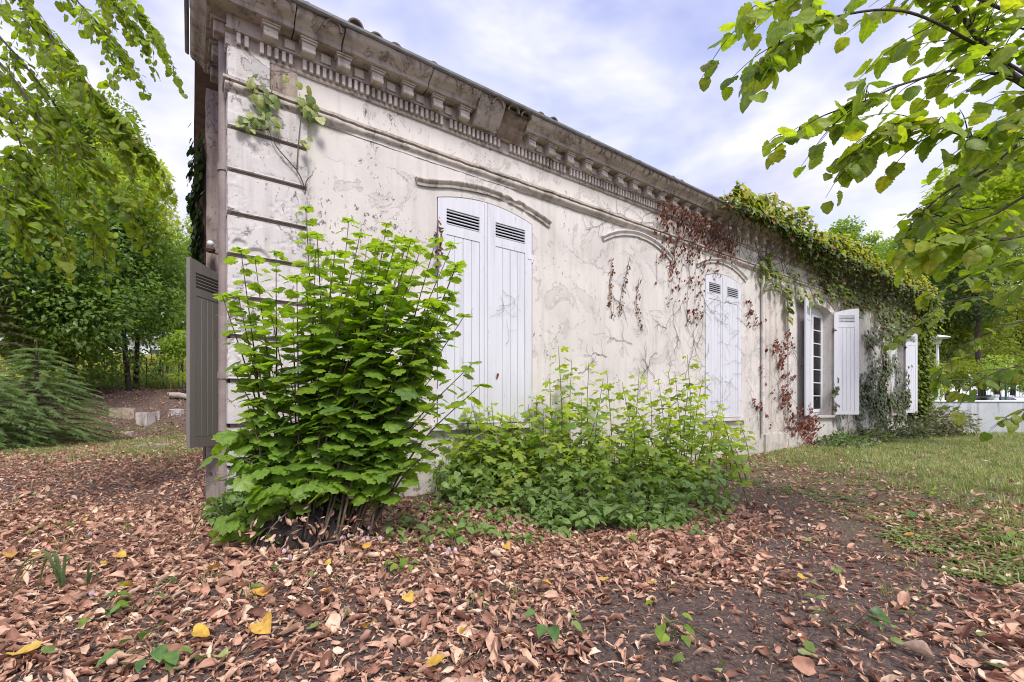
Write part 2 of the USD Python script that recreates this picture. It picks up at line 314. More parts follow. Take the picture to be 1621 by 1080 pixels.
def leaf_mat(name, stops, trans=(0.30, 0.42, 0.06), tw=0.35, rough=0.45, vein=0.0):
    """Leaves: colour varies from copy to copy and from leaf to leaf; light shines through."""
    nodes = {
        'oi': ('object_info', {}), 'g': ('geometry', {}),
        'a': ('math', {'math_type': 'add'}), 'fr': ('math', {'math_type': 'fraction'}),
        'r': ('rgb_ramp', {'ramp': stops}),
        'n': ('noise_texture', {'scale': 35.0, 'detail': 3}),
        'nr': ('map_range', {'from_min': 0.3, 'from_max': 0.7, 'to_min': 0.72, 'to_max': 1.25, 'clamp': True}),
        'mm': ('mix_color', {'blend_type': 'multiply', 'fac': 1.0, 'use_clamp': False}),
        'cc': ('combine_color', {}),
        'b': ('bump', {'strength': 0.25, 'distance': 0.004}),
        'p': ('principled_bsdf', {'roughness': rough, 'specular_ior_level': 0.35}),
        'tm': ('mix_color', {'blend_type': 'multiply', 'fac': 1.0, 'use_clamp': False, 'b': tuple(trans)}),
        't': ('translucent_bsdf', {}),
        'mx': ('mix_closure', {'fac': tw})}
    if vein:
        nodes.update({
            'uv': ('uvmap', {'attribute': 'st'}), 'us': ('separate_xyz', {}), 'ay': ('math', {'math_type': 'absolute'}),
            'vx': ('math', {'math_type': 'multiply_add', 'value2': -1.0}), 'vk': ('math', {'math_type': 'multiply', 'value2': 7.5}), 'vf': ('math', {'math_type': 'fraction'}),
            'vd': ('math', {'math_type': 'subtract', 'value2': 0.5}), 'va': ('math', {'math_type': 'absolute'}), 'vm': ('map_range', {'from_min': 0.0, 'from_max': 0.11, 'to_min': 1.0, 'to_max': 0.0, 'clamp': True}),
            'mr': ('map_range', {'from_min': 0.008, 'from_max': 0.024, 'to_min': 1.0, 'to_max': 0.0, 'clamp': True}), 'vv': ('math', {'math_type': 'maximum'}), 'vs': ('math', {'math_type': 'multiply', 'value2': vein}),
            'vc': ('mix_color', {'blend_type': 'multiply', 'fac': 1.0, 'use_clamp': False, 'b': (1.55, 1.4, 1.6)}), 'vmix': ('mix_color', {}),
            'sn': ('noise_texture', {'scale': 48.0, 'detail': 3, 'roughness': 0.6}), 'sm': ('map_range', {'from_min': 0.66, 'from_max': 0.72, 'to_min': 0.0, 'to_max': 0.75, 'clamp': True}),
            'spot': ('mix_color', {'b': (0.16, 0.085, 0.03)}), 'hb': ('math', {'math_type': 'multiply_add', 'value2': 0.5})})
    L = [('oi.random', 'a.value1'), ('g.random_per_island', 'a.value2'), ('a.value', 'fr.value1'), ('fr.value', 'r.fac'), ('g.position', 'n.vector'), ('n.fac', 'nr.value'),
         ('nr.result', 'cc.r'), ('nr.result', 'cc.g'), ('nr.result', 'cc.b'), ('r.color', 'mm.a'), ('cc.color', 'mm.b'), ('mm.result', 'p.base_color'), ('n.fac', 'b.height'), ('b.normal', 'p.normal'),
         ('mm.result', 'tm.a'), ('tm.result', 't.color'), ('p.BSDF', 'mx.closure1'), ('t.BSDF', 'mx.closure2')]
    if vein:
        cut = [('mm.result', 'p.base_color'), ('mm.result', 'tm.a'), ('n.fac', 'b.height')]
        L = [l for l in L if l not in cut] + [('uv.UV', 'us.vector'), ('us.y', 'ay.value1'), ('ay.value', 'vx.value1'), ('us.x', 'vx.value3'), ('vx.value', 'vk.value1'), ('vk.value', 'vf.value1'), ('vf.value', 'vd.value1'), ('vd.value', 'va.value1'), ('va.value', 'vm.value'),
              ('ay.value', 'mr.value'), ('vm.result', 'vv.value1'), ('mr.result', 'vv.value2'), ('vv.value', 'vs.value1'), ('mm.result', 'vc.a'), ('mm.result', 'vmix.a'), ('vc.result', 'vmix.b'), ('vs.value', 'vmix.fac'),
              ('g.position', 'sn.vector'), ('sn.fac', 'sm.value'), ('sm.result', 'spot.fac'), ('vmix.result', 'spot.a'), ('spot.result', 'p.base_color'), ('spot.result', 'tm.a'), ('vv.value', 'hb.value1'), ('n.fac', 'hb.value3'), ('hb.value', 'b.height')]
    return usdkit.material(stage, '/World/Looks/' + name, nodes, L, surface='mx.closure')

TR = (1.6, 1.75, 0.7); TR2 = (2.1, 2.1, 0.55)
M_bush = leaf_mat('shrub_leaf', [(0, (0.09, 0.165, 0.03)), (0.4, (0.14, 0.24, 0.036)), (0.75, (0.18, 0.29, 0.04)), (1, (0.12, 0.20, 0.065))], TR2, 0.46, 0.36, 0.6)
M_young_lit = leaf_mat('backlit_young_shrub_leaf', [(0, (0.17, 0.26, 0.03)), (0.5, (0.25, 0.36, 0.035)), (1, (0.31, 0.39, 0.045))], TR2, 0.5, 0.38, 0.6)  # yellower young leaf, backlit glow of the top put into its colour
M_figyoung_lit = leaf_mat('backlit_young_lobed_leaf', [(0, (0.20, 0.28, 0.04)), (0.5, (0.29, 0.37, 0.05)), (1, (0.36, 0.38, 0.07))], TR2, 0.48, 0.45, 0.6)  # lighter top leaf of the lobed shrub, backlight put into its colour
M_fig = leaf_mat('lobed_leaf', [(0, (0.09, 0.165, 0.035)), (0.4, (0.15, 0.24, 0.045)), (0.8, (0.21, 0.29, 0.05)), (1, (0.24, 0.27, 0.06))], TR2, 0.42, 0.45, 0.6)
M_bramble = leaf_mat('undergrowth_leaf', [(0, (0.06, 0.13, 0.035)), (0.6, (0.115, 0.21, 0.055)), (1, (0.19, 0.27, 0.075))], TR, 0.3)
M_lime = leaf_mat('lime_leaf', [(0, (0.15, 0.225, 0.025)), (0.4, (0.20, 0.285, 0.03)), (0.8, (0.235, 0.30, 0.035)), (1, (0.27, 0.27, 0.04))], (2.2, 2.2, 0.5), 0.52, 0.45, 0.6)
M_limedark = leaf_mat('lime_leaf_painted_shade', [(0, (0.09, 0.15, 0.022)), (0.5, (0.14, 0.21, 0.028)), (1, (0.20, 0.225, 0.035))], (2.0, 2.0, 0.55), 0.48, 0.45, 0.6)  # darker copy of the lime leaf, shade put into its colour
M_ever = leaf_mat('evergreen_leaf', [(0, (0.09, 0.16, 0.045)), (0.5, (0.20, 0.30, 0.08)), (1, (0.36, 0.44, 0.13))], TR2, 0.45, 0.3)
M_yew = leaf_mat('fir_needles', [(0, (0.09, 0.15, 0.06)), (0.6, (0.18, 0.26, 0.095)), (1, (0.32, 0.39, 0.13))], TR, 0.38)
M_treeA = leaf_mat('mid_green_leaf', [(0, (0.13, 0.20, 0.035)), (0.5, (0.24, 0.33, 0.05)), (1, (0.35, 0.40, 0.075))], TR2, 0.48)
M_treeY = leaf_mat('yellow_green_leaf', [(0, (0.14, 0.18, 0.025)), (0.5, (0.22, 0.26, 0.03)), (1, (0.32, 0.31, 0.045))], TR, 0.4)
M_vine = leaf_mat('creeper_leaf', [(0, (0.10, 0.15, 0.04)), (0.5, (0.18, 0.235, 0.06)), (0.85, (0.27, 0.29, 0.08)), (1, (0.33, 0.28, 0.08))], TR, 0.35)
M_vine_y = leaf_mat('yellow_creeper_leaf', [(0, (0.23, 0.27, 0.045)), (0.5, (0.33, 0.34, 0.05)), (1, (0.42, 0.36, 0.06))], TR, 0.42)  # yellower creeper leaf, mostly for the top growth
M_red = leaf_mat('red_creeper_leaf', [(0, (0.11, 0.03, 0.022)), (0.5, (0.19, 0.06, 0.042)), (1, (0.28, 0.12, 0.075))], (1.3, 1.0, 0.8), 0.25)
M_dry = leaf_mat('dry_creeper_leaf', [(0, (0.12, 0.06, 0.035)), (0.5, (0.20, 0.105, 0.055)), (1, (0.30, 0.17, 0.09))], (1.3, 1.1, 0.8), 0.2)
M_litter = leaf_mat('fallen_leaf', [(0, (0.15, 0.07, 0.048)), (0.14, (0.26, 0.125, 0.085)), (0.34, (0.41, 0.222, 0.152)), (0.56, (0.53, 0.32, 0.228)), (0.78, (0.59, 0.385, 0.265)), (0.92, (0.74, 0.57, 0.43)), (1, (0.27, 0.14, 0.10))], (1.2, 1.0, 0.8), 0.12, 0.7)
M_yellow = leaf_mat('yellow_fallen_leaf', [(0, (0.52, 0.32, 0.05)), (0.5, (0.60, 0.40, 0.08)), (1, (0.50, 0.26, 0.05))], (1.2, 1.0, 0.6), 0.2, 0.6)
M_greenfall = leaf_mat('green_fallen_leaf', [(0, (0.13, 0.19, 0.04)), (1, (0.22, 0.27, 0.09))], TR, 0.2, 0.6)
M_ivy = leaf_mat('ivy_leaf', [(0, (0.02, 0.04, 0.014)), (0.6, (0.04, 0.075, 0.022)), (1, (0.07, 0.11, 0.03))], TR, 0.15, 0.35)
M_palevine = leaf_mat('pale_climber_leaf', [(0, (0.10, 0.15, 0.05)), (0.4, (0.25, 0.30, 0.10)), (1, (0.36, 0.40, 0.16))], TR, 0.35)
M_grass = leaf_mat('grass_blade', [(0, (0.13, 0.18, 0.045)), (0.4, (0.22, 0.28, 0.085)), (0.75, (0.32, 0.34, 0.14)), (1, (0.50, 0.44, 0.25))], TR, 0.3)
M_strap = leaf_mat('strap_leaf', [(0, (0.08, 0.12, 0.05)), (1, (0.15, 0.19, 0.085))], TR, 0.25)
M_petal = leaf_mat('pink_white_petal', [(0, (0.72, 0.58, 0.66)), (1, (0.82, 0.76, 0.80))], (1, 1, 1), 0.3)
M_stem = plain('brown_stem', (0.10, 0.072, 0.05), 0.8, 0.4, 20, 0.4, 80)
M_gstem = plain('green_brown_stem', (0.085, 0.095, 0.04), 0.7, 0.4, 20, 0.3, 80)
M_bark = plain('dark_bark', (0.060, 0.046, 0.037), 0.9, 0.5, 12, 1.0, 35)
M_tendril = plain('grey_tendril', (0.13, 0.10, 0.085), 0.9, 0.4, 20, 0.3, 80)

# ------------------------------------------------------------------ ground
def build_ground():
    def axis(lo, hi, n0, fine_lo, fine_hi, step, grow=1.16):
        a = list(np.arange(fine_lo, fine_hi + 1e-6, step)); d = step
        while a[-1] < hi: d *= grow; a.append(a[-1] + d)
        d = step
        while a[0] > lo: d *= grow; a.insert(0, a[0] - d)
        return np.array(a)
    X = axis(-250, 300, 0, -9, 14, 0.11); Y = axis(-250, 300, 0, -6, 3, 0.11)
    Y = np.unique(np.concatenate([Y[Y <= 3], np.arange(3.2, 19, 0.22), Y[Y > 19]]))
    gx, gy = np.meshgrid(X, Y, indexing='ij'); gz = ground_z(gx, gy)
    nx, ny = gx.shape; i, j = np.meshgrid(np.arange(nx - 1), np.arange(ny - 1), indexing='ij')
    q = np.stack([i * ny + j, (i + 1) * ny + j, (i + 1) * ny + j + 1, i * ny + j + 1], -1).reshape(-1, 4)
    m = mat('leafy_soil', {
        'g': ('geometry', {}), 'sep': ('separate_xyz', {}),
        'n1': ('noise_texture', {'scale': 42.0, 'detail': 6, 'roughness': 0.7, 'distortion': 0.8}),
        'r1': ('rgb_ramp', {'ramp': [(0.30, (0.055, 0.040, 0.036)), (0.48, (0.11, 0.080, 0.072)), (0.60, (0.19, 0.13, 0.105)), (0.72, (0.34, 0.235, 0.18))]}),
        'n2': ('noise_texture', {'scale': 0.8, 'detail': 5, 'roughness': 0.6}),
        'n3': ('noise_texture', {'scale': 55.0, 'detail': 5, 'roughness': 0.65}),
        'r3': ('rgb_ramp', {'ramp': [(0.3, (0.08, 0.085, 0.035)), (0.5, (0.16, 0.165, 0.07)), (0.7, (0.28, 0.26, 0.14))]}),
        'gx': ('map_range', {'from_min': 0.0, 'from_max': 1.0, 'to_min': 0.0, 'to_max': 1.0, 'clamp': True}),
        'dot': ('vector_math', {'math_type': 'dot_product', 'vector2': (0.62, -0.62, 0.0)}),
        'a': ('math', {'math_type': 'add'}), 'fb': ('mix_color', {'b': (0.30, 0.30, 0.075)}), 'k': ('map_range', {'from_min': 5.9, 'from_max': 8.6, 'to_min': 0.0, 'to_max': 0.85, 'clamp': True}),  # fb brightens the far field, sunlight put into the grass colour
        'n2m': ('math', {'math_type': 'multiply', 'value2': 3.2}),
        'far': ('map_range', {'from_min': 17.5, 'from_max': 19.0, 'to_min': 0.0, 'to_max': 1.0, 'clamp': True}),
        'mxk': ('math', {'math_type': 'maximum'}),
        'mx': ('mix_color', {}),
        'b': ('bump', {'strength': 0.9, 'distance': 0.03}),
        'p': ('principled_bsdf', {'roughness': 0.95, 'specular_ior_level': 0.2})},
        [('g.position', 'n1.vector'), ('n1.fac', 'r1.fac'), ('g.position', 'n2.vector'), ('g.position', 'n3.vector'), ('n3.fac', 'r3.fac'), ('g.position', 'dot.vector1'), ('n2.fac', 'n2m.value1'),
         ('dot.value', 'a.value1'), ('n2m.value', 'a.value2'), ('a.value', 'k.value'), ('g.position', 'sep.vector'), ('sep.y', 'far.value'), ('k.result', 'mxk.value1'), ('far.result', 'mxk.value2'), ('mxk.value', 'mx.fac'), ('r1.color', 'mx.a'), ('far.result', 'fb.fac'), ('r3.color', 'fb.a'), ('fb.result', 'mx.b'),
         ('mx.result', 'p.base_color'), ('n1.fac', 'b.height'), ('b.normal', 'p.normal')])
    obj('ground', (np.stack([gx, gy, gz], -1).reshape(-1, 3), q), m, smooth=True, label='bare brown soil under the trees, patchy with leaves and grass', cat='ground', kind='structure')
build_ground()

# ------------------------------------------------------------------ the house
house = thing('house', 'long single storey stone house with cracked cream render, shutters and creeper', 'house')
HX = 20.9
OPEN = {'a': (2.07, 3.50, 3.49, 0.115), 'b': (7.63, 8.93, 3.49, 0.115), 'c': (12.07, 13.43, 3.46, 0.12), 'd': (18.0, 19.33, 3.46, 0.12)}
SILL = 0.79
def arch_z(x, o):
    x0, x1, zs, rise = o; c, hw = (x0 + x1) / 2, (x1 - x0) / 2
    R = (hw * hw + rise * rise) / (2 * rise)
    return zs + np.sqrt(np.maximum(R * R - (np.asarray(x, float) - c) ** 2, 0)) - (R - rise)
def opening_poly(o, z0=SILL - 0.02):
    xs = np.linspace(o[0], o[1], 17)
    return Polygon([(o[0], z0)] + [(x, float(arch_z(x, o))) for x in xs] + [(o[1], z0)])
def plate_xz(poly, y0, y1):
    """Extrudes an outline drawn in the facade's plane from depth y0 to y1."""
    m = trimesh.creation.extrude_polygon(poly, abs(y1 - y0), engine='earcut')
    v = np.array(m.vertices)
    return np.stack([v[:, 0], max(y0, y1) - v[:, 2], v[:, 1]], 1), np.array(m.faces)

NICHE = (9.86, 11.02, 3.50, 0.14)
facade = sbox(0.0, -0.3, HX, 4.56)
for o in OPEN.values(): facade = facade.difference(opening_poly(o))
niche_poly = opening_poly(NICHE, 0.42)
obj('facade_wall', plate_xz(facade.difference(niche_poly), 0.0, 0.36), M_wall, house, label='cracked cream rendered front wall')
obj('blind_panel', plate_xz(niche_poly, 0.035, 0.30), M_wall_bad, house, label='flaking arched blind panel between shuttered windows')
side = MB()
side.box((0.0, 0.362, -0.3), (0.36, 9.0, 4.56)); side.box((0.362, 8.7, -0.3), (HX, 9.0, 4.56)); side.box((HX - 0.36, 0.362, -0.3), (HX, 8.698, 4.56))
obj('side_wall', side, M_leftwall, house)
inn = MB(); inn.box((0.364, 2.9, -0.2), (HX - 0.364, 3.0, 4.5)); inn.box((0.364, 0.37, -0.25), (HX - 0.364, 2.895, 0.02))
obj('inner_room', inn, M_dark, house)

# roof, low hipped, behind the gutter
rv = np.array([(-0.28, -0.28, 4.70), (HX + 0.28, -0.28, 4.70), (HX + 0.28, 9.3, 4.70), (-0.28, 9.3, 4.70), (4.5, 4.5, 6.2), (HX - 4.5, 4.5, 6.2)])
obj('roof', (rv, np.array([[0, 1, 5], [0, 5, 4], [1, 2, 5], [2, 3, 4], [2, 4, 5], [3, 0, 4], [0, 2, 1], [0, 3, 2]])), M_tile, house)
rng = np.random.default_rng(11)
def barrel(x, lift, tilt):
    an = np.linspace(0, PI, 9); L = 0.46; V = []; 
    for y, r in ((0, 0.085), (0.0, 0.07), (L, 0.075), (L, 0.06)):
        V.append(np.stack([r * np.cos(an), np.full(9, y), r * np.sin(an)], 1))
    V = np.vstack(V); F = []
    for i in range(8):
        for a, b in ((0, 2), (3, 1), (1, 0), (2, 3)):
            F += [[a * 9 + i, a * 9 + i + 1, b * 9 + i + 1], [a * 9 + i, b * 9 + i + 1, b * 9 + i]]
    V = V @ rotx(math.radians(19)).T @ rotz(tilt).T
    return V + [x, -0.315, 4.672 + lift], np.array(F)
lifts = {3: 0.045, 5: 0.105, 6: 0.070, 7: 0.058, 9: 0.045, 12: 0.040, 16: 0.055, 17: 0.085, 20: .042, 24: 0.055, 25: .045, 29: 0.06, 30: 0.05, 33: .05}
for k in range(48):
    obj('roof_tile', barrel(-0.05 + 0.215 * k + rng.normal(0, 0.008), lifts.get(k, 0) + rng.uniform(-0.012, 0.004), rng.normal(0, 0.05)), M_tile, house, smooth=40)
und = MB()
for k in range(48, 98): und.add(*barrel(-0.05 + 0.215 * k, rng.uniform(-0.012, 0.006), rng.normal(0, 0.05)))
obj('far_roof_tiles', und, M_tile, house, kind='stuff')

def run_path(profile, xs, oy_left=0.98, ret=True):
    """Frames along the left return, round the mitred corner and along the facade at the stations xs; the profile's first number is the overhang."""
    fr = []
    if ret:
        for y in np.linspace(oy_left, 0.05, 10): fr.append(((0, y, 0), (-1, 0, 0), (0, 0, 1)))
        fr.append(((0, 0, 0), (-1, -1, 0), (0, 0, 1)))
    fr += [((x, 0, 0), (0, -1, 0), (0, 0, 1)) for x in xs]
    return fr
def rough(v, amp, freq, seed, mask=None):
    d = (meshkit.fbm(v * freq, 4, seed) - 0.5) * 2 * amp
    d2 = (meshkit.fbm(v * freq * 1.3 + 7.7, 4, seed + 50) - 0.5) * 2 * amp
    out = v.copy(); out[:, 1] += np.abs(d) * 0.9; out[:, 2] += d2; out[:, 0] += d2 * 0.4
    return out
def dense(profile, step):
    P = []
    for a, b in zip(profile, np.roll(profile, -1, 0)):
        n = max(1, int(np.ceil(np.linalg.norm(b - a) / step)))
        P += [a + (b - a) * t / n for t in range(n)]
    return np.array(P)
CYMA = np.array([(0.0, 4.588), (0.195, 4.588), (0.20, 4.592), (0.20, 4.634), (0.212, 4.640), (0.222, 4.652), (0.245, 4.664), (0.278, 4.674), (0.305, 4.690), (0.318, 4.712), (0.32, 4.732), (0.0, 4.732)])
joints = [-0.0, 0.49, 0.93, 1.87, 2.50, None, 3.24, 4.31, 5.28, 6.30, 7.2, 8.25, 9.3, 10.3, 11.4, 12.5, 13.6, 14.7, 15.8, 16.9, 18.0, 19.1, HX + 0.25]
rng = np.random.default_rng(4)
for k in range(len(joints) - 1):
    a, b = joints[k], joints[k + 1]
    if a is None or b is None: continue
    xs = np.linspace(a + 0.006, b - 0.006, max(3, int((b - a) / 0.035)))
    v, f = sweep(dense(CYMA, 0.03), run_path(None, xs[1:] if k == 0 else xs, ret=(k == 0)))
    v = rough(v, 0.011, 7, 20 + k)
    v += [0, rng.normal(0, 0.006), rng.normal(0, 0.003)]
    obj('cornice_block', (v, f), M_cornice, house, smooth=35)
BAND = np.array([(0.0, 4.300), (0.018, 4.300), (0.024, 4.312), (0.024, 4.330), (0.010, 4.336), (0.010, 4.444), (0.060, 4.447), (0.060, 4.459), (0.048, 4.462), (0.048, 4.586), (0.0, 4.586)])
xs = np.linspace(0.05, HX + 0.1, 500)
v, f = sweep(BAND, run_path(None, xs))
obj('cornice_band', (rough(v, 0.005, 9, 3), f), M_cornice, house)
# dentils: the nearest ones singly, the far ones joined
rng = np.random.default_rng(5); far_d = MB()
for k in range(330):
    x = 0.03 + 0.0625 * k
    if rng.random() < 0.05: continue
    w = 0.034 + rng.normal(0, 0.0015); d = 0.055 + rng.normal(0, 0.003)
    vf = bbox((x, -d, 4.3385 + rng.uniform(0, .004)), (x + w, -0.004, 4.4425), 0.004)
    if k < 200: obj('dentil', vf, M_mod, house)
    else: far_d.add(*vf)
for y in np.arange(0.0, 0.92, 0.0625):
    far_d.box((-0.055, y, 4.339), (0.0, y + 0.034, 4.4425))
obj('far_dentils', far_d, M_mod, house, kind='stuff')
def bracket(x, seed):
    b = MB()
    prof = np.array([(0.04, 4.457), (0.125, 4.457), (0.145, 4.466), (0.150, 4.482), (0.138, 4.500), (0.136, 4.552), (0.04, 4.552)])
    b.add(*sweep(prof, [((x - 0.060, 0, 0), (0, -1, 0), (0, 0, 1)), ((x + 0.060, 0, 0), (0, -1, 0), (0, 0, 1))]))
    b.box((x - 0.072, -0.158, 4.5535), (x + 0.072, -0.041, 4.570), 0.004); b.box((x - 0.080, -0.172, 4.5715), (x + 0.080, -0.041, 4.5865), 0.004)
    b.box((x + 0.125, -0.068, 4.480), (x + 0.225, -0.041, 4.565), 0.006)
    v, f = b.arr(); v[:, 1] += (meshkit.fbm(v * 11, 3, seed) - 0.5) * 0.016; v[:, 2] += (meshkit.fbm(v * 9 + 3, 3, seed) - 0.5) * 0.012
    return v, f
mx = [0.30, 0.63, 0.966, 1.314, 1.657, 2.02, 2.376] + [3.395 + 0.346 * k for k in range(50)]
for k, x in enumerate(mx): obj('bracket', bracket(x, k), M_mod, house, smooth=30)
for y in (0.12, 0.47, 0.82):                                                   # brackets of the side return
    b = MB(); b.box((-0.145, y - 0.066, 4.457), (-0.041, y + 0.066, 4.552), .006); b.box((-0.17, y - 0.085, 4.5535), (-0.041, y + 0.085, 4.586), .004)
    obj('bracket', b, M_cornice, house)
# the broken stretch: rough brown core where the stone has fallen, and a smear of repair mortar beside it
def rubble(x0, x1, prof, seed, amp):
    n = int((x1 - x0) / 0.02); fr = []
    for x in np.linspace(x0, x1, n): fr.append(((x, 0, 0), (0, -1, 0), (0, 0, 1)))
    v, f = sweep(dense(np.array(prof), 0.02), fr)
    d = (meshkit.fbm(v * 9, 4, seed) - 0.5) * 2 * amp
    v[:, 1] += d * (v[:, 1] < -0.02); v[:, 2] += d * 0.5
    return v, f
obj('fallen_cornice_core', rubble(2.86, 3.235, [(0, 4.44), (0.08, 4.45), (0.11, 4.50), (0.15, 4.60), (0.205, 4.66), (0.25, 4.728), (0, 4.728)], 8, 0.055), M_mortar, house, smooth=40, label='exposed brown core where cornice stone has fallen')
obj('mortar_repair', rubble(2.505, 2.855, [(0, 4.455), (0.10, 4.458), (0.17, 4.52), (0.225, 4.60), (0.275, 4.67), (0.305, 4.731), (0, 4.731)], 9, 0.03), M_cornice, house, smooth=40, label='grey smear of repair mortar on the cornice')
# gutter
gp = np.array([(0.328, 4.7345), (0.345, 4.7345), (0.362, 4.744), (0.366, 4.766), (0.360, 4.770), (0.352, 4.750), (0.328, 4.748)])
xs = np.linspace(0.05, HX + 0.3, 240)
v, f = sweep(gp, run_path(None, xs, 1.0)); v[:, 2] += (meshkit.fbm(v * [1.2, 1.2, 0], 3, 2) - 0.5) * 0.010
obj('eaves_board', bbox((-0.325, -0.325, 4.7355), (HX + 0.3, 0.3, 4.752)), M_tile, house)
obj('gutter', (v, f), M_zinc, house)

# string course and hood mouldings
STR = np.array([(-0.004, 3.878), (0.022, 3.880), (0.026, 3.905), (0.040, 3.912), (0.058, 3.925), (0.064, 3.945), (0.058, 3.966), (0.046, 3.974), (0.075, 3.982), (0.078, 4.006), (0.020, 4.022), (-0.004, 4.022)])
xs = np.concatenate([[0.03], np.arange(0.1, HX, 0.045)])
v, f = sweep(dense(STR, 0.02), run_path(None, xs, 0.32))
wear = smoothstep(0.52, 0.64, meshkit.fbm(v * [1.1, 1, 1] + 3, 3, 12))[:, None] * np.array([0, 0.028, 0.012])
out = v[:, 1] < -0.01
v = rough(v, 0.010, 8, 33); v[out] += (wear * np.array([1, 1, 1]))[out]
obj('string_course', (v + [0, -0.0, 0], f), M_mould, house, smooth=40)

def hood(c, hw, ztop, zend, seed, flat_left=0.0, broken=None, big=1.0, mt=M_mould):
    rise = ztop - zend; R = (hw * hw + rise * rise) / (2 * rise); cz = ztop - R; a1 = math.asin(hw / R)
    prof = np.array([(-0.004, -0.078 * big), (0.026, -0.078 * big), (0.030, -0.052 * big), (0.018, -0.047 * big), (0.044, -0.030 * big), (0.056, -0.012 * big), (0.052, 0.0), (-0.004, 0.006)])
    fr = []
    for a in np.linspace(-a1, a1, 70):
        u = np.array([math.sin(a), 0, math.cos(a)])
        p = np.array([c, 0, cz]) + R * u
        if flat_left and a < -a1 * 0.72:
            t = (-a1 * 0.72 - a) / (a1 * 0.28); p[2] += flat_left * t * t
        fr.append((p, (0, -1, 0), u))
    v, f = sweep(prof, fr)
    k = (meshkit.fbm(v * 9, 4, seed) - 0.5) * 0.018; v[:, 1] += np.abs(k); v[:, 2] += k * 0.7
    if broken:
        w = smoothstep(broken[0], broken[0] + 0.06, v[:, 0]) * smoothstep(broken[1], broken[1] - 0.06, v[:, 0]) * (v[:, 1] < -0.012)
        n = meshkit.fbm(v * 16, 4, seed + 5)
        v[:, 1] += w * np.clip(0.6 - n, 0, 1) * 0.11; v[:, 2] += w * (n - 0.5) * 0.05
        v[:, 1] = np.minimum(v[:, 1], 0.003)
    obj('hood_moulding', (v, f), mt, house, smooth=40)
hood(2.80, 1.01, 3.772, 3.585, 1, 0.045, (2.95, 3.42))
hood(5.72, 0.88, 3.862, 3.620, 2, mt=M_wall)
hood(8.22, 0.90, 3.880, 3.650, 3, mt=M_wall)
hood(10.44, 0.62, 3.760, 3.600, 4, mt=M_wall)
hood(12.75, 0.90, 3.860, 3.640, 5)
hood(18.66, 0.90, 3.860, 3.640, 6)

# corner quoins: rusticated blocks with deep dark joints
def rough_block(lo, hi, res, seed, chips=(), amp=0.010):
    lo, hi = np.array(lo, float), np.array(hi, float)
    n = np.maximum(1, np.round((hi - lo) / res).astype(int))
    V, F = [], []; base = 0
    for ax in range(3):
        a, b = [i for i in range(3) if i != ax]
        for side_ in (0, 1):
            ga, gb = np.meshgrid(np.linspace(0, 1, n[a] + 1), np.linspace(0, 1, n[b] + 1), indexing='ij')
            p = np.zeros(ga.shape + (3,)); p[..., a] = lo[a] + ga * (hi[a] - lo[a]); p[..., b] = lo[b] + gb * (hi[b] - lo[b]); p[..., ax] = hi[ax] if side_ else lo[ax]
            i, j = np.meshgrid(np.arange(n[a]), np.arange(n[b]), indexing='ij'); w = n[b] + 1
            q = np.stack([i * w + j, (i + 1) * w + j, (i + 1) * w + j + 1, i * w + j + 1], -1).reshape(-1, 4) + base
            if (side_ == 1) == (ax == 1): q = q[:, ::-1]
            V.append(p.reshape(-1, 3)); F.append(q); base += p.size // 3
    v, f = np.vstack(V), np.vstack(F)
    c = (lo + hi) / 2; e = np.min(np.minimum(v - lo, hi - v) + np.where(np.isclose(v, lo) | np.isclose(v, hi), 9, 0), axis=1)
    edge = np.exp(-np.maximum(e, 0) / 0.011)
    inward = unit_rows(c - v)
    n4 = meshkit.fbm(v * 5.5, 4, seed); n5 = meshkit.fbm(v * 22, 3, seed + 9)
    flake = smoothstep(0.535, 0.545, n4) * 0.0035
    d = (n5 - 0.5) * 0.0018 * (1 + 2 * (flake > 0.003)) + flake + edge * np.clip(meshkit.fbm(v * 12 + 5, 3, seed + 3) - 0.46, 0, 1) * 0.05 + 0.003 * edge
    for cx, cz, r, dep in chips:
        q = np.hypot(v[:, 0] - cx, (v[:, 2] - cz) * 1.3) / r
        d += dep * smoothstep(1.1, 0.75, q + (n5 - 0.5) * 0.5)
    front = np.isclose(v[:, 1], lo[1]); left = np.isclose(v[:, 0], lo[0])
    out = v.copy(); out[:, 1] += np.where(front, d, 0) + np.where(~front, 0, 0)
    out[:, 0] += np.where(left, d, 0); out[:, 2] += inward[:, 2] * edge * 0.012 * n5
    return out, f
def unit_rows(a): return a / (np.linalg.norm(a, axis=-1, keepdims=True) + 1e-12)
QJ = [-0.25, 0.44, 0.825, 1.239, 1.648, 2.009, 2.394, 2.773, 3.170, 3.561, 3.90]
chipset = {6: [(0.05, 2.50, 0.06, 0.016), (0.20, 2.41, 0.10, 0.022)], 3: [(0.08, 1.30, 0.06, 0.02)], 5: [(0.12, 2.13, 0.05, 0.018)], 4: [(0.05, 1.80, 0.07, 0.015)]}
for k in range(len(QJ) - 1):
    z0, z1 = QJ[k] + 0.021, QJ[k + 1] - 0.021
    if k == len(QJ) - 2: z1 = 3.874
    obj('quoin_block', rough_block((-0.042, -0.044, z0), (0.635, 0.30, z1), 0.0105, 60 + k, chipset.get(k, ())), M_quoin, house, smooth=45)
jb = MB(); jb.box((-0.010, -0.012, -0.25), (0.628, 0.29, 3.87))
obj('joint_bed', jb, M_joint, house)
obj('frieze_block', rough_block((-0.042, -0.046, 4.028), (0.30, 0.30, 4.296), 0.016, 90), M_quoin, house, smooth=45)
obj('frieze_block', rough_block((0.31, -0.030, 4.028), (0.545, 0.30, 4.290), 0.012, 91, amp=0.02), M_frieze, house, smooth=45, label='bare brown frieze patch with its render gone')
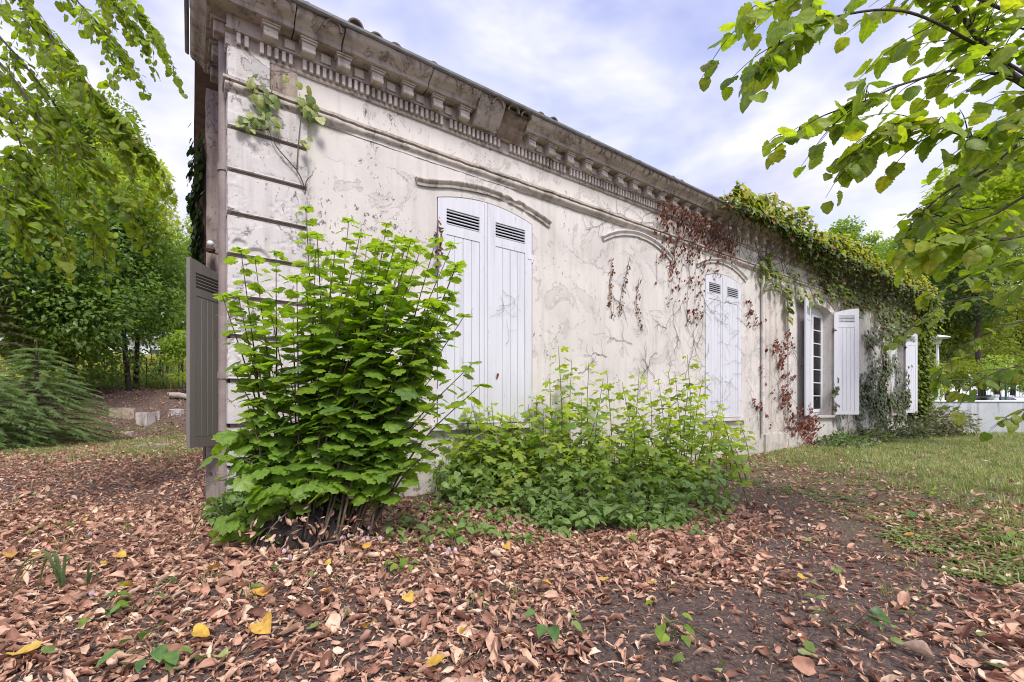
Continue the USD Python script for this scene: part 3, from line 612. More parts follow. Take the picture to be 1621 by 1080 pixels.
# plinth and small pilaster bases
pl = MB()
for a, b in ((0.64, 9.55), (9.85, 12.0), (13.5, HX)):
    n = int((b - a) / 0.9)
    for i in range(n):
        x0, x1 = a + (b - a) * i / n, a + (b - a) * (i + 1) / n
        vf = rough_block((x0 + .002, -0.05, -0.2), (x1 - .002, -0.002, 0.39), 0.045, 120 + int(x0 * 7))
        obj('plinth_block', vf, M_wall_bad if x0 > 8 else M_wall, house, smooth=45)
# sills
for o in OPEN.values():
    obj('window_sill', rough_block((o[0] - 0.10, -0.085, 0.722), (o[1] + 0.10, 0.30, SILL - 0.006), 0.035, int(o[0] * 10)), M_mould if o[0] > 9 else M_wall, house, smooth=45)
    jm = MB()
    if o[0] > 9:
        jm.box((o[0] - 0.15, -0.018, SILL - 0.004), (o[0] - 0.003, -0.002, o[2] + 0.02)); jm.box((o[1] + 0.003, -0.018, SILL - 0.004), (o[1] + 0.15, -0.002, o[2] + 0.02))
        obj('window_surround', jm, M_jamb, house)
# ---- shutters
def shutter(o, hinge, width, sgn, M, paint, label, z0=SILL + 0.004, boards=4, strap=False):
    """hinge: x of the hanging edge in the closed position; sgn +1 if the leaf runs to the right of it. M: 3x4 placing of local (u along leaf, thickness, z)."""
    T = 0.034; top = lambda u: float(arch_z(np.clip(hinge + sgn * u, o[0], o[1]), o)) - 0.012
    def put(vf):
        v, f = vf; return (np.asarray(v) @ M[:, :3].T + M[:, 3], f)
    st = 0.118; L1, L0, R0 = 3.385, 3.195, 3.075
    def arched(u0, u1, zlo):
        us = np.linspace(u0, u1, 8); return Polygon([(u0, zlo)] + [(u, top(u)) for u in us] + [(u1, zlo)])
    fr = MB()
    for u0, u1 in ((0.004, st), (width - st, width - 0.003)): fr.add(*plate_xz(arched(u0, u1, z0), -T / 2, T / 2))
    fr.add(*plate_xz(arched(st, width - st, L1), -T / 2 + 0.002, T / 2 - 0.002))
    fr.box((st, -T / 2 + 0.002, R0), (width - st, T / 2 - 0.002, L0))
    fr.box((st, -T / 2 + 0.0025, z0 + 0.001), (width - st, T / 2 - 0.002, z0 + (0.10 if strap else 0.035)))
    s = obj('shutter', put(fr.arr()), paint, house, label=label)
    e = (width - 2 * st) / boards
    for k in range(boards):
        g = 0.0022
        obj('board', put(bbox((st + k * e + g, -0.0085, z0 + (0.101 if strap else 0.036)), (st + (k + 1) * e - g, 0.010, R0 - 0.001), 0.003)), paint, s)
    for k in range(5):
        zc = L0 + (k + 0.5) * (L1 - L0) / 5
        v, f = bbox((st + 0.001, -0.020, -0.0045), (width - st - 0.001, 0.020, 0.0045))
        v = v @ rotx(math.radians(38)).T + [0, 0, zc]
        obj('louvre_slat', put((v, f)), paint, s)
    if sgn > 0 and M[0, 0] > 0.99: obj('cover_strip', put(bbox((width - 0.052, -T / 2 - 0.012, z0 + 0.01), (width - 0.004, -T / 2 - 0.0005, top(width) - 0.01), 0.004)), M_shutter, s)
    for z in (1.15, 3.02) if not strap else (0.97, 3.0):
        h = MB(); h.tube([(-0.004, -0.012, z - 0.055), (-0.004, -0.012, z + 0.055)], 0.016, 8)
        h.box((-0.03, -T / 2 - 0.006, z - 0.018), (0.07, -T / 2 - 0.001, z + 0.018), 0.002)
        obj('hinge', put(h.arr()), paint if not strap else M_iron, s)
    return s
def closed(x, y, sgn): return np.array([[sgn, 0, 0, x], [0, 1, 0, y], [0, 0, 1, 0]], float)
def swung(x, y, d):
    d = unit([d[0], d[1], 0]); n = np.array([d[1], -d[0], 0.0])
    return np.stack([d, -n, [0, 0, 1], [x, y, 0]], 1)
oa, ob, oc, od = OPEN['a'], OPEN['b'], OPEN['c'], OPEN['d']
shutter(oa, 2.078, 0.698, 1, closed(2.078, 0.012, 1), M_shutter, 'closed left leaf of the large white shutters behind the tall shrub')
shutter(oa, 3.492, 0.712, -1, closed(3.492, 0.012, -1), M_shutter, 'closed right leaf of the large white shutters')
shutter(ob, 7.638, 0.636, 1, closed(7.638, 0.012, 1), M_shutter, 'closed left leaf webbed with creeper stems')
shutter(ob, 8.922, 0.644, -1, closed(8.922, 0.012, -1), M_shutter, 'closed right leaf webbed with creeper stems')
shutter(oc, 12.07, 0.66, 1, swung(12.055, -0.045, (-math.cos(math.radians(13)), -math.sin(math.radians(13)))), M_shutter_b, 'open left leaf folded back beside the open window', strap=True)
shutter(oc, 13.43, 0.66, -1, swung(13.445, -0.045, (0.817, -0.577)), M_shutter_b, 'open right leaf standing out from the wall', strap=True)
shutter(od, 18.0, 0.65, 1, closed(18.008, 0.012, 1), M_shutter, 'closed left leaf half hidden by creeper')
shutter(od, 19.33, 0.65, -1, swung(19.345, -0.045, (0.98, -0.25)), M_shutter_b, 'open right leaf at the far end', strap=True)
# the windows behind
def window(o, y=0.20):
    fr = MB()
    for x0, x1 in ((o[0] + 0.002, o[0] + 0.07), (o[1] - 0.07, o[1] - 0.002)): fr.box((x0, y, SILL), (x1, y + 0.06, o[2] - 0.002), 0.004)
    xs = np.linspace(o[0] + 0.071, o[1] - 0.071, 12)
    fr.add(*plate_xz(Polygon([(xs[0], o[2] - 0.06)] + [(x, float(arch_z(x, o)) - 0.003) for x in xs] + [(xs[-1], o[2] - 0.06)]), y, y + 0.06))
    fr.box((o[0] + 0.071, y, SILL), (o[1] - 0.071, y + 0.06, SILL + 0.06), 0.004)
    w = obj('window', fr, M_frame, house)
    m = (o[0] + o[1]) / 2; zt = o[2] - 0.062; zb = SILL + 0.062
    for x0, x1 in ((o[0] + 0.073, m - 0.002), (m + 0.002, o[1] - 0.073)):
        c = MB()
        c.box((x0, y - 0.02, zb), (x0 + 0.06, y + 0.022, zt), .004); c.box((x1 - 0.06, y - 0.02, zb), (x1, y + 0.022, zt), .004)
        c.box((x0 + 0.061, y - 0.019, zb), (x1 - 0.061, y + 0.021, zb + 0.09), .004); c.box((x0 + 0.061, y - 0.019, zt - 0.07), (x1 - 0.061, y + 0.021, zt), .004)
        obj('casement', c, M_frame, w)
        n = 7; h = (zt - 0.07 - zb - 0.09) / n
        for k in range(n):
            z = zb + 0.09 + k * h
            if k: obj('glazing_bar', bbox((x0 + 0.0615, y - 0.012, z - 0.012), (x1 - 0.0615, y + 0.016, z + 0.012), .003), M_frame, w)
            obj('pane', bbox((x0 + 0.0615, y + 0.000, z + 0.013), (x1 - 0.0615, y + 0.004, z + h - 0.013)), M_glass, w)
for o in (oc, od): window(o)
# pipes
dp = MB(); P = [(-0.055, 0.20, 4.50), (-0.055, 0.20, 3.2), (-0.055, 0.20, 1.6), (-0.055, 0.20, 0.02)]
dp.tube(P, 0.047, 14)
dpipe = obj('downpipe', dp, M_pipe, house, smooth=50, label='brown downpipe at the left corner')
for z in (3.27, 1.30, 0.35):
    c = MB(); c.tube([(-0.055, 0.20, z - 0.035), (-0.055, 0.20, z + 0.03)], 0.057, 14); c.box((-0.05, 0.18, z - 0.012), (0.0, 0.22, z + 0.012))
    obj('pipe_collar', c, M_pipe, dpipe, smooth=50)
d2 = MB(); d2.tube([(9.71, -0.055, 4.29), (9.71, -0.055, 2.2), (9.71, -0.055, 0.41)], 0.036, 12)
p2 = obj('downpipe', d2, M_wall, house, smooth=50, label='slim cream painted downpipe between two bays')
for z in (3.5, 1.9): 
    c = MB(); c.tube([(9.71, -0.055, z - 0.02), (9.71, -0.055, z + 0.02)], 0.042, 12); obj('pipe_collar', c, M_wall, p2)
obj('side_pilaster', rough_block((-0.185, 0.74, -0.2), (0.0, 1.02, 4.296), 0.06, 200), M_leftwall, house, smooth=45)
# the shutter that stands out from the side wall
o_s = (0, 1.3, 2.93, 0.10)
def side_shutter():
    d = unit([-0.284, -0.36, 0]); n = np.array([d[1], -d[0], 0.0]); M = np.stack([d, n, [0, 0, 1], [-0.05, 0.665, 0]], 1)
    put = lambda vf: (np.asarray(vf[0]) @ M[:, :3].T + M[:, 3], vf[1])
    W, z0, z1 = 0.46, 0.61, 2.40; st = 0.075; T = 0.034
    fr = MB()
    top = lambda u: z1 - 0.10 * (1 - u / W) ** 2 * 0.6
    for a, b in ((0, st), (W - st, W)): fr.add(*plate_xz(Polygon([(a, z0), (a, top(a)), (b, top(b)), (b, z0)]), -T / 2, T / 2))
    fr.add(*plate_xz(Polygon([(st, 2.29), (st, top(st)), (W - st, top(W - st)), (W - st, 2.29)]), -T / 2 + .002, T / 2 - .002))
    fr.box((st, -T / 2 + .002, 2.06), (W - st, T / 2 - .002, 2.135)); fr.box((st, -T / 2 + .002, z0), (W - st, T / 2 - .002, z0 + 0.10))
    s = obj('shutter', put(fr.arr()), M_shutter_g, house, label='unpainted grey shutter standing open beside the left corner')
    e = (W - 2 * st) / 4
    for k in range(4): obj('board', put(bbox((st + k * e + .0012, -0.0125, z0 + .101), (st + (k + 1) * e - .0012, 0.0135, 2.059), .003)), M_shutter_g, s)
    for k in range(5):
        v, f = bbox((st + .001, -0.020, -0.004), (W - st - .001, 0.020, 0.004)); obj('louvre_slat', put((v @ rotx(math.radians(-38)).T + [0, 0, 2.135 + (k + .5) * .031], f)), M_shutter_g, s)
side_shutter()

# ------------------------------------------------------------------ leaves
def leaf_strip(width, n=8, fold=0.25, droop=0.3, teeth=0.0, seed=0, twist=0.0, curl=0.0):
    """A leaf along +x, length 1: two halves either side of the midrib. width(t) is the half width."""
    r = np.random.default_rng(seed); t = np.linspace(0, 1, n); w = np.array([width(a) for a in t])
    if teeth: w = w * (1 + teeth * np.where(np.arange(n) % 2, 1, -1)) * (1 + r.normal(0, 0.05, n))
    z0 = -droop * t ** 2; x = t * (1 - 0.12 * droop)
    V = []
    for s in (-1, 0, 1):
        y = s * w; a = np.abs(y)
        zz = z0 + fold * a - curl * a * a + (r.normal(0, 0.022, n) if s else 0)
        tw = twist * t
        V.append(np.stack([x - (0.10 * a if teeth else 0), y * np.cos(tw), zz + y * np.sin(tw)], 1))
    V = np.vstack(V); F = []
    for h in (0, 1):
        for i in range(n - 1):
            a, b = h * n + i, (h + 1) * n + i
            F += [[a, a + 1, b + 1], [a, b + 1, b]]
    return V, np.array(F)

def leaf_lobed(lobes, depth, n=30, fold=0.12, droop=0.25, seed=0, teeth=0.06, aspect=1.0):
    """A palmately lobed leaf: petiole at the origin, tip at x = 1."""
    r = np.random.default_rng(seed); th = np.linspace(-PI * 0.93, PI * 0.93, n)
    k = np.abs(np.cos(lobes * th / 2 * 0.98)) ** 0.8
    rad = (1 - depth + depth * k) * (0.62 + 0.38 * np.cos(th * 0.62)) * (1 + teeth * np.where(np.arange(n) % 2, 1, -1)) * (1 + r.normal(0, 0.03, n))
    c = np.array([0.30, 0.0]); R = 0.70
    ox, oy = c[0] + R * rad * np.cos(th), R * aspect * rad * np.sin(th)
    mx_, my = c[0] + 0.5 * R * rad * np.cos(th), 0.5 * R * aspect * rad * np.sin(th)
    def z(x, y, o): return fold * np.abs(y) - droop * (x ** 2 + 0.8 * y ** 2) + o
    V = np.vstack([[[c[0], 0, z(c[0], 0, 0)]], np.stack([mx_, my, z(mx_, my, r.normal(0, 0.008, n))], 1), np.stack([ox, oy, z(ox, oy, r.normal(0, 0.025, n))], 1)])
    F = []
    for i in range(n - 1):
        F += [[0, 1 + i, 2 + i], [1 + i, 1 + n + i, 2 + n + i], [1 + i, 2 + n + i, 2 + i]]
    F += [[0, n, 1]]
    return V, np.array(F)

w_oval = lambda t: 0.33 * math.sin(PI * min(1, t ** 0.75)) ** 0.85
w_round = lambda t: 0.46 * math.sin(PI * t ** 0.62) ** 0.62 if 0 < t < 1 else 0.0
w_heart = lambda t: 0.50 * math.sin(PI * (0.12 + 0.88 * t) ** 0.80) ** 0.62 if t < 1 else 0.0
w_long = lambda t: 0.17 * math.sin(PI * t ** 0.8) ** 0.9 if 0 < t < 1 else 0.0
ROUND = [leaf_lobed(5, 0.20, 25, 0.10, 0.20 + 0.06 * s, s, 0.075, 1.12) for s in range(5)]
HEART = [leaf_strip(w_heart, 13, 0.20, 0.10 + 0.11 * s, 0.05, s, curl=0.25 * s) for s in range(6)]
FIG = [leaf_lobed(5, 0.52, 29, 0.10, 0.22 + 0.08 * s, 10 + s, 0.03, 1.05) for s in range(5)]
OVAL = [leaf_strip(w_oval, 6, 0.25, 0.2 + 0.1 * s, 0.0, 20 + s) for s in range(4)]
VINE = [leaf_lobed(3, 0.35, 15, 0.10, 0.3, 30 + s, 0.04, 1.0) for s in range(4)]
IVY = [leaf_lobed(3, 0.28, 11, 0.10, 0.2, 40 + s, 0.0, 0.95) for s in range(3)]
DIAMOND = [(np.array([(0, 0, 0), (0.45, -0.30, 0.05), (1, 0, -0.10), (0.45, 0.30, 0.05)]), np.array([[0, 1, 2], [0, 2, 3]])),
           (np.array([(0, 0, 0), (0.5, -0.26, -0.03), (1, 0, -0.22), (0.5, 0.28, 0.07)]), np.array([[0, 1, 3], [1, 2, 3]]))]

def leaf_place(protos, items):
    """items: (position, tip direction, up, size, proto number). Returns one (vertices, faces) per leaf."""
    for p, d, u, s, k in items:
        v, f = protos[k % len(protos)]
        yield v @ (basis(d, u) * s).T + p, f

def put_leaves(parent, protos, items, mats, singles=300, name='leaf', rest='smaller_leaves', label=None):
    """The leaves that show largest become parts of their own; the rest are joined."""
    if not items: return
    pos = np.array([i[0] for i in items]); size = np.array([i[3] for i in items])
    seen = in_view(pos, 0.0); q = size / np.maximum(np.linalg.norm(pos - CAM, axis=1), 0.2) * np.where(seen, 1, 0.01)
    order = np.argsort(-q); m = [MB() for _ in mats]; tex = [[] for _ in mats]
    for c, i in enumerate(order):
        p, d, u, s, k = items[i]; v0, f = protos[k % len(protos)]
        v = v0 @ (basis(d, u) * s).T + p; uv = np.asarray(v0)[:, :2]
        if c < singles and seen[i]: obj(name, (v, f), mats[k % len(mats)], parent, smooth=True, uv=uv)
        else: m[k % len(mats)].add(v, f); tex[k % len(mats)].append(uv)
    for a, b, x in zip(m, mats, tex):
        if a.n: obj(rest, a, b, parent, smooth=True, kind='stuff', uv=np.vstack(x))

def at(px, py, D):
    """World point seen in the direction of the photograph's pixel, D metres deep."""
    return CAM + D * (RIGHT * (px - 810.5) / 720 + FWD - np.array([0, 0, 1.0]) * (py - 644) / 720)
def on_ground(px, py):
    p = at(px, py, 1.0) - CAM; D = -1.0 / p[2]; q = CAM + D * p
    for _ in range(6):
        D = (float(ground_z(q[0], q[1])) - CAM[2]) / p[2]; q = CAM + D * p
    return q
def on_wall(px, py, y=0.0):
    d = at(px, py, 1.0) - CAM; return CAM + d * ((y - CAM[1]) / d[1])
def curve(pts, n=12):
    """A smooth polyline through the points (Catmull-Rom)."""
    p = np.asarray(pts, float); p = np.vstack([2 * p[0] - p[1], p, 2 * p[-1] - p[-2]]); out = []
    for i in range(1, len(p) - 2):
        t = np.linspace(0, 1, n, endpoint=(i == len(p) - 3))[:, None]
        a, b, c, d = p[i - 1], p[i], p[i + 1], p[i + 2]
        out.append(0.5 * ((2 * b) + (c - a) * t + (2 * a - 5 * b + 4 * c - d) * t ** 2 + (3 * b - a - 3 * c + d) * t ** 3))
    return np.vstack(out)
def along(c, s):
    """Point and tangent at the fraction s of the polyline c."""
    i = min(len(c) - 2, int(s * (len(c) - 1))); t = s * (len(c) - 1) - i
    return c[i] + (c[i + 1] - c[i]) * t, unit(c[i + 1] - c[i])
UP = np.array([0, 0, 1.0])

# ------------------------------------------------------------------ the tall shrub by the corner
def tall_shrub():
    rng = np.random.default_rng(21)
    t = thing('shrub', 'tall bright green shrub of upright shoots with round toothed leaves at the house corner', 'shrub', (0, 0, 0))
    base = np.array([0.42, -1.30, 0.0]); items = []
    D0 = 3.42
    tips = [(484, 330, 3.5), (502, 372, 3.3), (552, 350, 3.5), (612, 355, 3.4), (600, 392, 3.7), (666, 395, 3.5), (690, 380, 3.3), (716, 388, 3.5), (722, 420, 3.2), (437, 400, 3.4), (404, 412, 3.3), (378, 470, 3.2), (352, 468, 3.2),
            (530, 400, 3.1), (570, 372, 3.2), (640, 420, 3.1), (655, 440, 3.7), (748, 575, 3.3), (760, 610, 3.1), (735, 500, 3.3), (470, 440, 3.0), (590, 440, 3.0), (540, 450, 3.6), (620, 470, 3.0), (680, 480, 3.0), (700, 520, 2.9),
            (430, 500, 3.0), (400, 560, 2.95), (372, 590, 3.0), (640, 560, 2.9), (560, 540, 2.9), (500, 560, 2.9), (460, 600, 2.85), (720, 690, 3.0), (690, 640, 2.9), (392, 640, 2.95), (600, 620, 2.8), (530, 650, 2.8)]
    for k in range(16): tips.append((rng.uniform(400, 715), rng.uniform(470, 640), rng.uniform(3.0, 3.6)))
    for k in range(26): u = rng.uniform(0, 1); tips.append((375 + 350 * u, rng.uniform(395, 520) - 20 * u, rng.uniform(3.2, 3.8)))
    for i, (px, py, D) in enumerate(tips):
        D = max(D, 3.1); tip = at(px, py, D); side = float(np.dot(tip - base, RIGHT)); b = base + RIGHT * (0.34 * side + rng.normal(0, 0.07)) + FWD * rng.normal(0, 0.10) + [0, 0, 0.08]
        mid = b + (tip - b) * 0.5 + [rng.normal(0, 0.03), rng.normal(0, 0.03), 0.10]; mid[:2] = b[:2] + (tip[:2] - b[:2]) * 0.46
        c = curve([b, mid, tip], 12); L = np.linalg.norm(np.diff(c, axis=0), axis=1).sum()
        obj('stem', tube(c, np.linspace(0.010, 0.0025, len(c)), 5), M_stem, t, smooth=True)
        n = int(L / 0.060); ph = rng.uniform(0, 6.28)
        for k in range(n):
            s = 0.16 + 0.83 * (k + 0.5) / n
            p, tan = along(c, s); a = ph + k * 2.4 + rng.normal(0, 0.3)
            out = unit(np.array([math.cos(a), math.sin(a), rng.normal(0.10, 0.16)]))
            size = (0.112 * (1 - 0.5 * max(0, (s - 0.7) / 0.3)) + rng.normal(0, 0.014)) * (1.0 if s > 0.3 else 0.95)
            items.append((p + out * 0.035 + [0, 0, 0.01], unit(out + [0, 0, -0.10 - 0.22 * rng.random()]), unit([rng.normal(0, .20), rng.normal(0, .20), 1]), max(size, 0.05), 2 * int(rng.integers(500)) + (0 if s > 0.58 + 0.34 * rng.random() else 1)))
        for a in (0.4, 2.3, 4.4): items.append((tip + [0, 0, .004], unit([math.cos(a + i), math.sin(a + i), .15]), unit([rng.normal(0, .2), rng.normal(0, .2), 1]), rng.uniform(.055, .085), 2 * int(rng.integers(500))))
    for i in range(58):                                               # short leafy twigs low down
        a = rng.uniform(0, 6.28) if i > 34 else rng.choice([-.25, 2.6]) + rng.normal(0, .45); r = rng.uniform(0.25, 0.62)
        b = base + [rng.normal(0, .15), rng.normal(0, .12), 0.15 + rng.uniform(0, .3)]
        e = base + [math.cos(a) * r * 1.05, math.sin(a) * r * 0.62, rng.uniform(0.22, 0.95) - 0.16 * r - (0.12 if i <= 34 else 0)]
        c = curve([b, (b + e) / 2 + [0, 0, 0.16], e], 8)
        obj('twig', tube(c, np.linspace(0.006, 0.002, len(c)), 4), M_stem, t)
        for k in range(12):
            p, tan = along(c, 0.25 + 0.75 * k / 12); a2 = rng.uniform(0, 6.28)
            out = unit([math.cos(a2), math.sin(a2), rng.normal(0, .2)])
            items.append((p + out * 0.03, unit(out + [0, 0, -0.4]), unit([rng.normal(0, .3), rng.normal(0, .3), 1]), rng.uniform(0.07, 0.125), 2 * int(rng.integers(500)) + 1))
    put_leaves(t, ROUND, items, [M_young_lit, M_bush])
    # stump in the dark hollow, its shade put into the colour; dead leaves caught
    st = thing('tree_stump', 'stump with tangled roots under the tall green shrub, shade put into its dark colour', 'stump', (0, 0, 0))
    v, f = tube([base + [0, 0, -0.06], base + [0, 0, .07], base + [0.01, 0, 0.16], base + [0.02, 0.02, 0.25], base + [0, 0, 0.33], base + [0, 0, 0.34]], [0.33, 0.27, 0.23, 0.20, 0.15, 0.03], 90)
    vv = v.copy()
    v = np.vstack([v]); n = (meshkit.fbm(v * [6, 6, 2.5], 4, 3) - 0.5)
    d = v - base; d[:, 2] = 0; an = np.arctan2(d[:, 1], d[:, 0]); rib = meshkit.fbm(np.stack([np.cos(an) * 5, np.sin(an) * 5, v[:, 2] * 1.2], 1), 4, 14) - 0.5
    v = v + unit_rows(d) * (n * 0.22 + rib * 0.34)[:, None] + np.array([0, 0, 1]) * ((n + rib) * (v[:, 2] > .25))[:, None] * 0.25
    obj('stump_body', (v, f), M_stump, st, smooth=50)
    for i in range(22):
        a = rng.uniform(0, 6.28); r = rng.uniform(0.30, 0.60)
        p0 = base + [math.cos(a) * .2, math.sin(a) * .2, rng.uniform(.1, .35)]; p1 = base + [math.cos(a) * r, math.sin(a) * r * .9, -0.03]
        c = curve([p0, (p0 + p1) / 2 + [rng.normal(0, .10), rng.normal(0, .10), 0.08], p1], 6)
        obj('root', tube(c, np.linspace(rng.uniform(.004, .012), 0.002, len(c)), 6), M_stump if i % 3 else M_stem, st, smooth=True)
    for i in range(230):
        a = rng.uniform(2.4, 6.9); r = rng.uniform(0.22, 0.62); z = max(0.03, 0.36 - 0.55 * r + rng.normal(0, .07))
        p = base + [math.cos(a) * r, math.sin(a) * r, z]
        obj('dead_leaf', next(leaf_place(CURL[:13], [(p, unit(rng.normal(0, 1, 3)), unit(rng.normal(0, 1, 3)), rng.uniform(.03, .08), int(rng.integers(99)))])), M_litter, st, smooth=True)
M_stump = plain('stump_bark_painted_shade', (0.028, 0.020, 0.018), 0.95, 0.5, 14, 1.0, 40)  # near black bark, shade of the hollow put into its colour
def curl_leaf(seed):
    """A dry curled leaf lying on the ground, length 1."""
    r = np.random.default_rng(seed); n, m = 6, 4
    t = np.linspace(0, 1, n); asp = r.uniform(0.20, 0.44) if seed < 13 else r.uniform(0.035, 0.08); roll = r.uniform(1.2, 5.2); bend = r.uniform(-2.2, 2.2); V = []
    for a in t:
        w = asp * math.sin(PI * (0.05 + 0.93 * a) ** 0.8) ** 0.95 * (1 + r.normal(0, 0.12)); rr = roll * (0.7 + 0.6 * r.random())
        for u in np.linspace(-1, 1, m):
            an = u * rr * 0.5; k = w * 2 / max(rr, 0.3)
            y, z = k * math.sin(an) * 0.9, k * (1 - math.cos(an))
            x = (a - 0.5) + 0.06 * r.normal(); zb = bend * 0.32 * (a - 0.5) ** 2
            V.append((x, y, z + zb + 0.02 * r.normal()))
    V = np.array(V); V[:, 2] -= V[:, 2].min(); F = []
    for i in range(n - 1):
        for j in range(m - 1):
            q = i * m + j; F += [[q, q + m, q + m + 1], [q, q + m + 1, q + 1]]
    return V, np.array(F)
CURL = [curl_leaf(s) for s in range(18)]
tall_shrub()

# ------------------------------------------------------------------ the lower shrub of lobed leaves along the wall
def low_shrub():
    rng = np.random.default_rng(33)
    t = thing('shrub', 'lower bushy green shrub with lobed leaves along the wall between the shuttered windows', 'shrub', (0, 0, 0))
    tips = [(836, 640, 5.6), (870, 600, 5.9), (884, 548, 5.8), (932, 574, 5.9), (985, 605, 6.2), (1012, 588, 6.0), (1042, 600, 6.3), (1068, 588, 6.4), (1088, 562, 6.2), (1112, 600, 6.6), (1140, 640, 6.8), (1165, 680, 6.6), (905, 570, 6.3), (955, 600, 5.6),
            (795, 655, 5.4), (815, 668, 5.6), (860, 650, 5.3), (920, 630, 5.4), (1000, 640, 5.6), (1060, 640, 5.8), (1105, 640, 6.0), (750, 690, 5.2), (775, 700, 5.4), (735, 665, 5.6), (850, 625, 6.1), (960, 585, 6.5), (1030, 620, 6.7), (1090, 610, 6.0), (1170, 665, 7.2), (1130, 700, 6.2)]
    for i in range(84):
        px = rng.uniform(730, 1155); D = rng.uniform(4.7, 6.7); tips.append((px, rng.uniform(635, 765), D))
    items = []
    for px, py, D in tips:
        tip = at(px, py, D); tip[1] = min(tip[1], -0.10)
        b = np.array([tip[0] + rng.normal(-0.05, 0.16), min(tip[1] + rng.normal(-0.05, 0.12), -0.12), 0.0]); b[2] = ground_z(b[0], b[1]) - 0.02
        c = curve([b, (b + tip) / 2 + [rng.normal(0, .04), rng.normal(0, .04), 0.02], tip], 8); L = max(0.3, np.linalg.norm(tip - b))
        obj('stem', tube(c, np.linspace(0.009, 0.003, len(c)), 5), M_gstem, t, smooth=True)
        n = int(8 + L / 0.075); ph = rng.uniform(0, 6.28)
        for k in range(n):
            s = 0.22 + 0.78 * (k + 0.6) / n; p, tan = along(c, min(s, .995)); a = ph + k * 2.4 + rng.normal(0, 0.3)
            out = unit([math.cos(a), math.sin(a) * 0.8, rng.normal(0.12, 0.15)])
            q = p + out * rng.uniform(0.03, 0.08); q[1] = min(q[1], -0.06)
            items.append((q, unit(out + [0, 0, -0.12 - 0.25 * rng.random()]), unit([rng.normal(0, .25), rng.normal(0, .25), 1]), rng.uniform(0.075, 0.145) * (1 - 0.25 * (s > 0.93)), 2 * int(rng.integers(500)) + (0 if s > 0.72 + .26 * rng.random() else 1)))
    put_leaves(t, FIG, items, [M_figyoung_lit, M_fig])
low_shrub()

def undergrowth():
    rng = np.random.default_rng(35)
    t = thing('undergrowth', 'low tangle of dark green bramble leaves in front of the lobed shrub', 'ground cover', (0, 0, 0), kind='stuff')
    m, st = MB(), MB()
    def patch(n, px, py, hmax, lo=0.04, hi=0.075):
        for i in range(n):
            g = on_ground(rng.uniform(*px), rng.uniform(*py)); g[1] = min(g[1], -0.12)
            h = hmax * rng.uniform(0.25, 1) ** 1.2; top = g + [rng.normal(0, .08), rng.normal(0, .08), h]; top[1] = min(top[1], -0.08)
            st.add(*tube([g, (g + top) / 2 + [0, 0, .02], top], [0.003, .0025, 0.0015], 3))
            for k in range(rng.integers(4, 9)):
                a = rng.uniform(0, 6.28); out = unit([math.cos(a), math.sin(a), rng.normal(0, .2)])
                p = g + (top - g) * rng.uniform(0.35, 1.0) + out * 0.03; p[1] = min(p[1], -0.04)
                v, f = OVAL[k % 4]; m.add(v @ (basis(unit(out + [0, 0, -.15]), unit([rng.normal(0, .3), rng.normal(0, .3), 1])) * rng.uniform(lo, hi) * 1.5).T + p, f)
    patch(250, (715, 1150), (758, 824), 0.46, 0.035, 0.085)
    patch(120, (720, 1130), (770, 835), 0.20, 0.03, 0.06)
    patch(190, (850, 1080), (805, 842), 0.22)
    patch(60, (640, 900), (800, 862), 0.16)
    patch(70, (690, 780), (745, 800), 0.5)
    patch(50, (330, 420), (790, 840), 0.30)
    obj('leaves', m, M_bramble, t, smooth=True); obj('stalks', st, M_gstem, t)
undergrowth()

